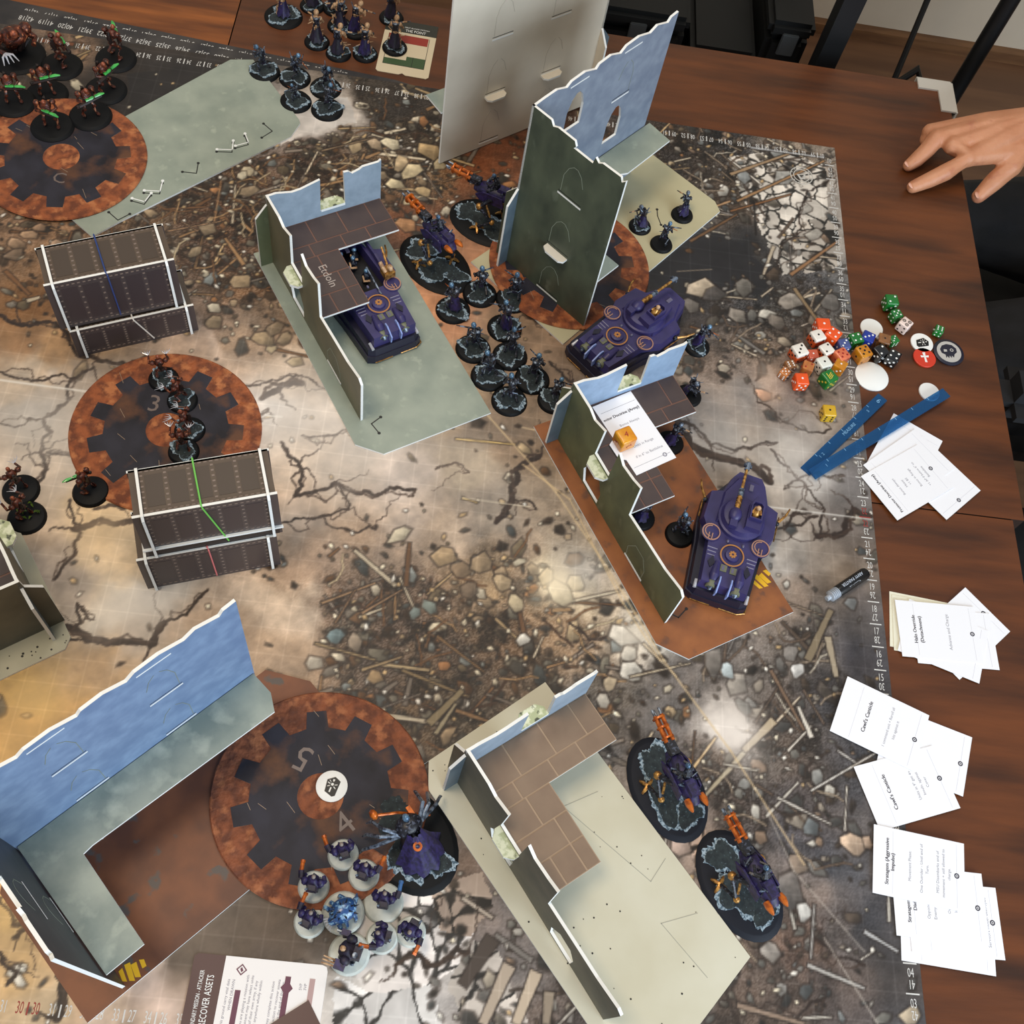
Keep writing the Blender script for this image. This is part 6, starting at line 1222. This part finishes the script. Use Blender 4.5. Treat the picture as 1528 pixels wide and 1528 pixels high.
# the card on the rust based ruin's floor, with its tab over the wall notch
tx, ty = 48.9, 23.45
t = thing('rule_card', 'white doctrine card lying on the upper floor under the yellow die', 'card', (tx, ty, 2.115), R_(33))
b = MB(); b.slab([[(-1.0, -1.75), (.98, -1.75), (.98, 1.85), (-.95, 1.85), (-.95, .15), (-1.28, -.05), (-1.3, -.75), (-1.0, -.95)]], 0, .016, XY); b.obj('sheet', paper, t)
bb, bg = MB(), MB(); write(bb, 'ector Doctrine (Army)', .0, 1.05, .02, .19); write(bb, 'ector Doctrine (Army)', .012, 1.05, .021, .19)
for s, yy in (('Bonus Always', .55), ('Units in Range', -.55), ('if in 6" to Battleline', -1.02)): write(bg, s, .1, yy, .019, .17)
bb.obj('heading', txt_b, t, fix=False); bg.obj('body_text', txt_g, t, fix=False)
b = MB(); strip(b, [(-.8, 1.4), (.9, 1.4)], .014, XY, .016, .018); strip(b, [(-.9, -1.42), (.9, -1.42)], .014, XY, .016, .018); b.slab([ring(.1, 14, (.62, -1.42)), ring(.055, 10, (.62, -1.42))], .016, .02, XY); b.obj('rule_line', txt_g, t)
b = MB(); strip(b, [(-1.29, -.05), (-1.29, -.75)], .05, XY, .016, .02); b.obj('black_edge', ink, t)
d = die('large yellow die with the digits 4 and 2 on the white doctrine card', 932, 655, dye, pipr, .72, (4, 2, 3, 5, 1, 6), 'digit', rz=.55, z=2.131, group=None)
# mission card and deployment card
t = thing('mission_card', 'white and maroon mission card headed Recover Assets at the bottom edge', 'card', (34.85, 2.42, .004), R_(-.8))
maroon = M('card_maroon', (62, 28, 34), .45); mar2 = M('card_plum', (92, 42, 66), .5); mpink = M('card_dusty_pink', (172, 142, 140), .5)
b = MB(); cr = [(1.0, 0), (4.2, 0), (4.35, -.05), (4.4, -.2), (4.4, -3.3), (1.0, -3.3)]; b.slab([cr], 0, .03, XY); b.obj('sheet', M('card_offwhite', (228, 224, 222), .45), t)
b = MB(); b.slab([[(.12, 0), (1.02, 0), (1.02, -3.3), (0, -3.3), (0, -.1)]], 0, .032, XY); b.obj('title_band', maroon, t)
b = MB(); write(b, 'SECONDARY MISSION - ATTACKER', .36, -.5, .034, .2, PI/2, 'RIGHT', .6); write(b, 'RECOVER ASSETS', .66, -.62, .034, .32, PI/2, 'RIGHT', .62); b.obj('lettering', white, t)
b = MB(); q = random.Random(2)
for k, x in enumerate((1.25, 1.42, 1.85, 2.0, 2.15, 2.3, 2.7, 2.88, 3.02, 3.6, 3.75)):
    s = ['Some pieces in this ground carry vital data', 'WHEN DRAWN', 'If you are playing a mission with', 'your opponent may have select units', 'objective marker of their own army, if any', 'place it anywhere wholly within', 'unit may complete this action', 'Choose your action to recover assets', 'at the end of the turn', '5VP', '3VP'][k]
    write(b, s, x, -.5-.2*q.random(), .034, .13, PI/2, 'RIGHT')
b.obj('body_text', txt_g, t)
b = MB()
for x, y0, mt_ in ((1.6, -1.0, 0), (3.15, -.45, 0), (3.95, -.45, 1)): b.slab([[(x-.09, y0), (x+.09, y0), (x+.09, -3.2), (x-.09, -3.2)]], .03, .036, XY, mt_, mt_, mt_)
b.slab([[(1.6, -.2), (1.78, -.38), (1.6, -.56), (1.42, -.38)], [(1.6, -.25), (1.73, -.38), (1.6, -.51), (1.47, -.38)]], .03, .036, XY); b.slab([[(1.6, -.3), (1.66, -.4), (1.6, -.46), (1.55, -.36)]], .03, .036, XY); b.slab([[(3.15, -.55), (3.35, -.8), (3.15, -1.05), (2.95, -.8)]], .03, .037, XY)
b.obj('colour_bar', [mar2, mpink], t)
b = MB(); b.prism([(-.7, -.7), (.7, -.7), (.7, .7), (-.7, .7)], .035, .06); x, y = at(446, 1541)
tag(b.obj('maroon_card', M('card_back_maroon', (66, 34, 34), .4), None, loc=(x, y, .004), rz=.62), 'corner of a maroon card lying on the mission card', 'card')
t = thing('deployment_card', 'cream deployment map card with red and green zones on the wood', 'card', (36.9, 47.1, TT+.002), R_(-2))
w, h = 1.38, 2.05; b = MB(); b.slab([[(-w, -h+.12), (-w+.12, -h), (-.18, -h), (0, -h+.12), (.18, -h), (w-.12, -h), (w, -h+.12), (w, h), (-w, h)]], 0, .03, XY); b.obj('sheet', M('card_cream_map', (214, 200, 170), .45), t)
b = MB(); b.slab([[(-w, 1.15), (w, 1.15), (w, h), (-w, h)]], .03, .036, XY); b.obj('header', M('card_dark_green', (44, 46, 40), .45), t)
b = MB(); write(b, 'THE POINT', .25, 1.32, .04, .27, 0, sx=.8); write(b, 'FIRST BLOOD MISSION', .3, 1.56, .04, .13, 0); b.obj('lettering', white, t)
for nm, c, pl in (('red_zone', (150, 50, 36), [(-.4, .35), (1.0, .35), (1.0, .95), (-1.1, .95), (-1.1, .62), (-.4, .62)]), ('green_zone', (58, 84, 50), [(-1.1, -1.4), (1.05, -1.4), (1.05, -.65), (.05, -.65), (.05, -.95), (-1.1, -.95)])):
    b = MB(); b.slab([pl], .03, .036, XY); b.obj(nm, M('card_'+nm, c, .5), t)
b = MB()
for a in ([(-1.1, .95), (-1.1, -1.4)], [(1.05, .95), (1.05, -1.4)], [(-1.1, -1.4), (1.05, -1.4)], [(-.4, .35), (-.4, -.3)], [(.4, -.65), (.4, -1.4)]): strip(b, a, .025, XY, .03, .038)
b.obj('map_line', ink, t)

# ------------------------------------------------------------------ background: rack, cases, chair, person
def boxobj(name, mt, lo, hi, parent=None, bev=.0):
    bm = bmesh.new(); bmesh.ops.create_cube(bm, size=1)
    for v in bm.verts: v.co = Vector([((lo[i]+hi[i])/2+v.co[i]*(hi[i]-lo[i]))*U for i in range(3)])
    if bev: bmesh.ops.bevel(bm, geom=list(bm.edges), offset=bev*U, segments=2, affect='EDGES')
    me = bpy.data.meshes.new(name); bm.to_mesh(me); bm.free(); me.materials.append(mt); o = bpy.data.objects.new(name, me); COL.objects.link(o)
    if parent: o.parent = parent
    return o
t = thing('metal_rack', 'black metal rack standing behind the far table edge', 'rack', (46, 52, FLZ))
for x, y, in ((.0, 1.0), (14.6, 1.0), (.0, 15), (14.6, 15)): boxobj('post', blk, (x-.6, y-.6, 0), (x+.6, y+.6, 72), t)
for z in (8, 20): boxobj('shelf', M('rack_shelf', (22, 20, 20), .5), (-.6, .4, z), (15.2, 15.6, z+.8), t)
boxobj('cross_bar', blk, (0, 14.4, 70), (14.6, 15.2, 71.5), t)
case_m = M('case_black', (12, 13, 13), .5, c2=(22, 23, 23), scale=8, lo=.45, hi=.7, spec=.3)
for i, (x0, x1, y0, z, hgt, lb) in enumerate(((46.8, 52.6, 54.2, FLZ+20.8, 6.5, 'black storage case on the left of the rack shelf'), (53.2, 57.0, 54.0, FLZ+20.8, 5.0, 'black storage case in the middle of the rack shelf'), (57.4, 60.0, 54.6, FLZ+20.8, 7.0, 'narrow black storage case at the right of the rack shelf'))):
    t = thing('storage_case', lb, 'case', ((x0+x1)/2, y0+5, z)); w = (x1-x0)/2
    boxobj('body', case_m, (-w, -4.8, 0), (w, 4.8, hgt), t, .4)
    boxobj('lid', case_m, (-w-.1, -4.9, hgt), (w+.1, 4.9, hgt+1.0), t, .3)
    boxobj('latch', M('latch_grey', (84, 88, 90), .35, .6), (-.5, -5.05, hgt-1), (.5, -4.85, hgt+.4), t, .05)
    m = MB(); m.tube([(-1.2, -4.9, hgt*.5), (-1.0, -5.5, hgt*.5), (1.0, -5.5, hgt*.5), (1.2, -4.9, hgt*.5)], .16, 8); m.obj('handle', blk, t, smooth=True)
t = thing('lamp_stand', 'thin black pole rising behind the far right table corner', 'stand', (68.9, 52.9, FLZ))
b = MB(); b.lathe([(1.6, 0), (1.6, .4), (.6, .9)], 28); b.obj('base', blk, t); b = MB(); b.tube([(0, 0, .9), (0, 0, 74)], [.48, .48], 12); b.obj('pole', blk, t, smooth=True)
b = MB(); b.lathe([(4, 0), (2.2, 5)], 24, c=(0, 0, 73)); b.obj('shade', blk, t, smooth=True)
t = thing('floor_bag', 'small black bag on the floor behind the table corner', 'bag', (76.5, 75, FLZ)); b = MB(); b.prism([(-5, -4), (5, -4), (5, 4), (-5, 4)], 0, 9, k=.6); b.obj('body', M('bag_black', (16, 16, 17), .8), t); b = MB(); b.tube([(-2, 0, 9), (0, 0, 12), (2, 0, 9)], .35, 8); b.obj('strap', blk, t)
b = MB(); b.tube([(84, 93.4, 70), (84, 93.0, 30), (82, 92, 5), (79, 86, -16), (78, 80, FLZ+.4), (74, 78, FLZ+.3)], .3, 8); tag(b.obj('power_cable', blk, None, loc=(0, 0, 0), smooth=True), 'black cable hanging down the far wall', 'cable')

# padded black chairs at the right side of the table
chair_b = M('chair_black', (15, 15, 17), .75, c2=(22, 22, 25), scale=40)
def chair(label, x0, x1, y0, y1, arms):
    t = thing('padded_chair', label, 'chair', ((x0+x1)/2, (y0+y1)/2, FLZ)); w, d = (x1-x0)/2, (y1-y0)/2
    boxobj('seat', chair_b, (-w, -d, 13.5), (w, d, 16.9), t, 1.2); boxobj('backrest', chair_b, (w-2, -d, 18), (w+1.5, d, 40), t, 1.2)
    if arms:
        for s in (-1, 1): boxobj('armrest', chair_b, (-w-1, s*d-1.6, 25.4), (w, s*d+1.6, 27.6), t, .9); boxobj('arm_post', blk, (-.6, s*d-.5, 16), (.6, s*d+.5, 25.6), t)
    for sx in (-1, 1):
        for sy in (-1, 1): boxobj('leg', blk, (sx*(w-1.5)-.6, sy*(d-1.5)-.6, 0), (sx*(w-1.5)+.6, sy*(d-1.5)+.6, 15.2), t)
chair('black padded chair under the person at upper right', 71, 94, 36, 53, False)
chair('empty black padded armchair pushed up to the lower right table edge', 69.6, 86, 18.5, 32, True)

def remesh(o, vs, sm=6, fac=.5):
    r = o.modifiers.new('union', 'REMESH'); r.mode = 'VOXEL'; r.voxel_size = vs*U; r.use_smooth_shade = True
    s = o.modifiers.new('smooth', 'SMOOTH'); s.iterations = sm; s.factor = fac
skin = M('skin', (190, 128, 92), .5, c2=(200, 140, 104), scale=30, lo=.35, hi=.65, c3=(172, 106, 80), scale3=45, lo3=.58, hi3=.75, bump=.12, bscale=260)
MC['skin'].node_tree.nodes['Principled BSDF'].inputs['Subsurface Weight'].default_value = .08
MC['skin'].node_tree.nodes['Principled BSDF'].inputs['Subsurface Radius'].default_value = (.008, .003, .002)
per = thing('person', 'person in black at the upper right with one hand flat on the wood', 'person', (80, 48, FLZ)); G = lambda x, y, z: (x-80, y-48, z-FLZ)
# continuous body: forearm, hand with five fingers, upper arm, neck and head
hand = MB()
def chain(pts, rad, n=10): hand.tube([G(*p) for p in pts], rad, n); [hand.blob(G(*p), r, 9, 6) for p, r in zip(pts, rad)]
def gz(px, py, z): x, y = at(px, py, z); return (x, y, z)
kn = [gz(1388, 197, 1.05), gz(1398, 206, 1.25), gz(1421, 217, 1.35), gz(1444, 236, 1.3)]     # little to index knuckles
wr = gz(1545, 182, 2.1)
tips = [gz(1389, 207, .2), gz(1356, 247, .16), gz(1361, 279, .16), None]
chain([kn[1], gz(1383, 224, .8), gz(1367, 239, .42), gz(1356, 247, .2)], [.5, .45, .41, .33])           # middle finger
chain([kn[2], kn[3], gz(1411, 257, .85), gz(1386, 269, .45), gz(1362, 279, .2)], [.5, .5, .46, .42, .34])         # index finger
chain([kn[0], gz(1383, 209, .7), gz(1389, 221, .3)], [.46, .4, .33])           # ring finger, bent under
chain([gz(1410, 192, 1.1), gz(1398, 196, .75), gz(1398, 208, .35)], [.42, .36, .3])    # little finger, bent under
chain([gz(1520, 225, 1.5), gz(1508, 249, 1.1), gz(1483, 271, .5), gz(1460, 293, -.15)], [.68, .58, .52, .38])    # thumb
for a in kn: chain([wr, ((wr[0]+a[0])/2, (wr[1]+a[1])/2, (wr[2]+a[2])/2+.12), a], [.85, .68, .45])
chain([gz(1520, 225, 1.5), kn[3]], [.6, .45]); chain([gz(1520, 225, 1.5), wr], [.62, .8])
el_, sh_ = (79.5, 50.5, 3.2), (82.5, 50.0, 13.5)
chain([wr, ((wr[0]*.6+el_[0]*.4), (wr[1]*.6+el_[1]*.4), 2.5), el_], [1.0, 1.35, 1.75], 12)
chain([el_, (81, 50.3, 8), sh_], [1.75, 1.9, 2.2], 12)
chain([sh_, (83.5, 46, 14.5), (83.5, 44, 16), (83.2, 44, 18)], [2.2, 2.4, 2.3, 2.1], 12)
hand.blob(G(82.6, 44, 22), (3.7, 2.95, 4.5), 18, 12); hand.blob(G(79.0, 44, 21.6), (.7, .45, .6), 8, 6); hand.blob(G(79.3, 44, 20.0), (.45, .9, .28), 8, 6)
for s in (-1, 1): hand.blob(G(83.0, 44+s*3.0, 21.8), (.8, .35, 1.1), 8, 6)
bo = hand.obj('body', skin, per, smooth='all'); remesh(bo, .085, 3)
m = MB()
for s in (-1, 1): m.blob(G(79.5, 44+s*1.25, 22.4), (.35, .5, .32), 8, 6)
m.obj('eye', M('eye_dark', (40, 30, 26), .2), per, smooth=True)
m = MB(); m.blob(G(83.4, 44, 23.6), (3.8, 3.2, 3.9), 16, 10); m.obj('hair', M('hair_dark', (36, 26, 20), .6), per, smooth='all')
nail = M('nail', (214, 160, 136), .3)
for (x, y, z), r in ((gz(1354, 245, .36), 2.6), (gz(1360, 277, .37), 2.7)):
    m = MB(); m.blob((0, 0, 0), (.2, .15, .05), 9, 6); o = m.obj('fingernail', nail, per, smooth=True); o.location = Vector(G(x, y, z))*U; o.rotation_euler = (0, -.3, r)
m = MB(); m.blob((0, 0, 0), (.26, .2, .07), 9, 6); o = m.obj('fingernail', nail, per, smooth=True); x, y, z = gz(1458, 291, .1); o.location = Vector(G(x, y, z))*U; o.rotation_euler = (.5, .35, .9)
cloth = M('cloth_black', (17, 17, 19), .85, c2=(24, 24, 27), scale=25, bump=.2, bscale=90)
m = MB(); m.tube([G(85, 44, -9), G(85.2, 44, -2), G(84.6, 44, 7), G(84, 44, 13), G(83.6, 44, 15.8)], [6.0, 5.6, 6.3, 5.6, 2.6], 18, sy=.8)
for s in (-1, 1): m.tube([G(83.6, 44+s*4.5, 13.4), G(82.5, 44+s*6.6, 12.6), G(81.2, 44+s*7.0, 8)], [2.6, 2.7, 2.4], 12); m.blob(G(83.6, 44+s*4.6, 13.2), 2.7, 10, 8)
so = m.obj('shirt', cloth, per, smooth='all'); remesh(so, .3, 8)
m = MB()
for s in (-1, 1): m.tube([G(85, 44+s*3.6, -8.6), G(76, 44+s*4.6, -7.6), G(69.6, 44+s*5, -8.4), G(70.4, 44+s*5, -20), G(71, 44+s*5, -27)], [3.6, 3.3, 2.7, 2.2, 1.8], 12); m.blob(G(69.7, 44+s*5, -8.4), 2.8, 10, 8)
to = m.obj('trousers', cloth, per, smooth='all'); remesh(to, .3, 8)
for s in (-1, 1): m = MB(); m.blob(G(69.6, 44+s*5, -28.2), (3.6, 1.6, 1.3), 12, 8); m.tube([G(71, 44+s*5, -28), G(71, 44+s*5, -25.5)], [1.7, 1.6], 10); m.obj('shoe', M('shoe_black', (18, 17, 17), .5), per, smooth=True)
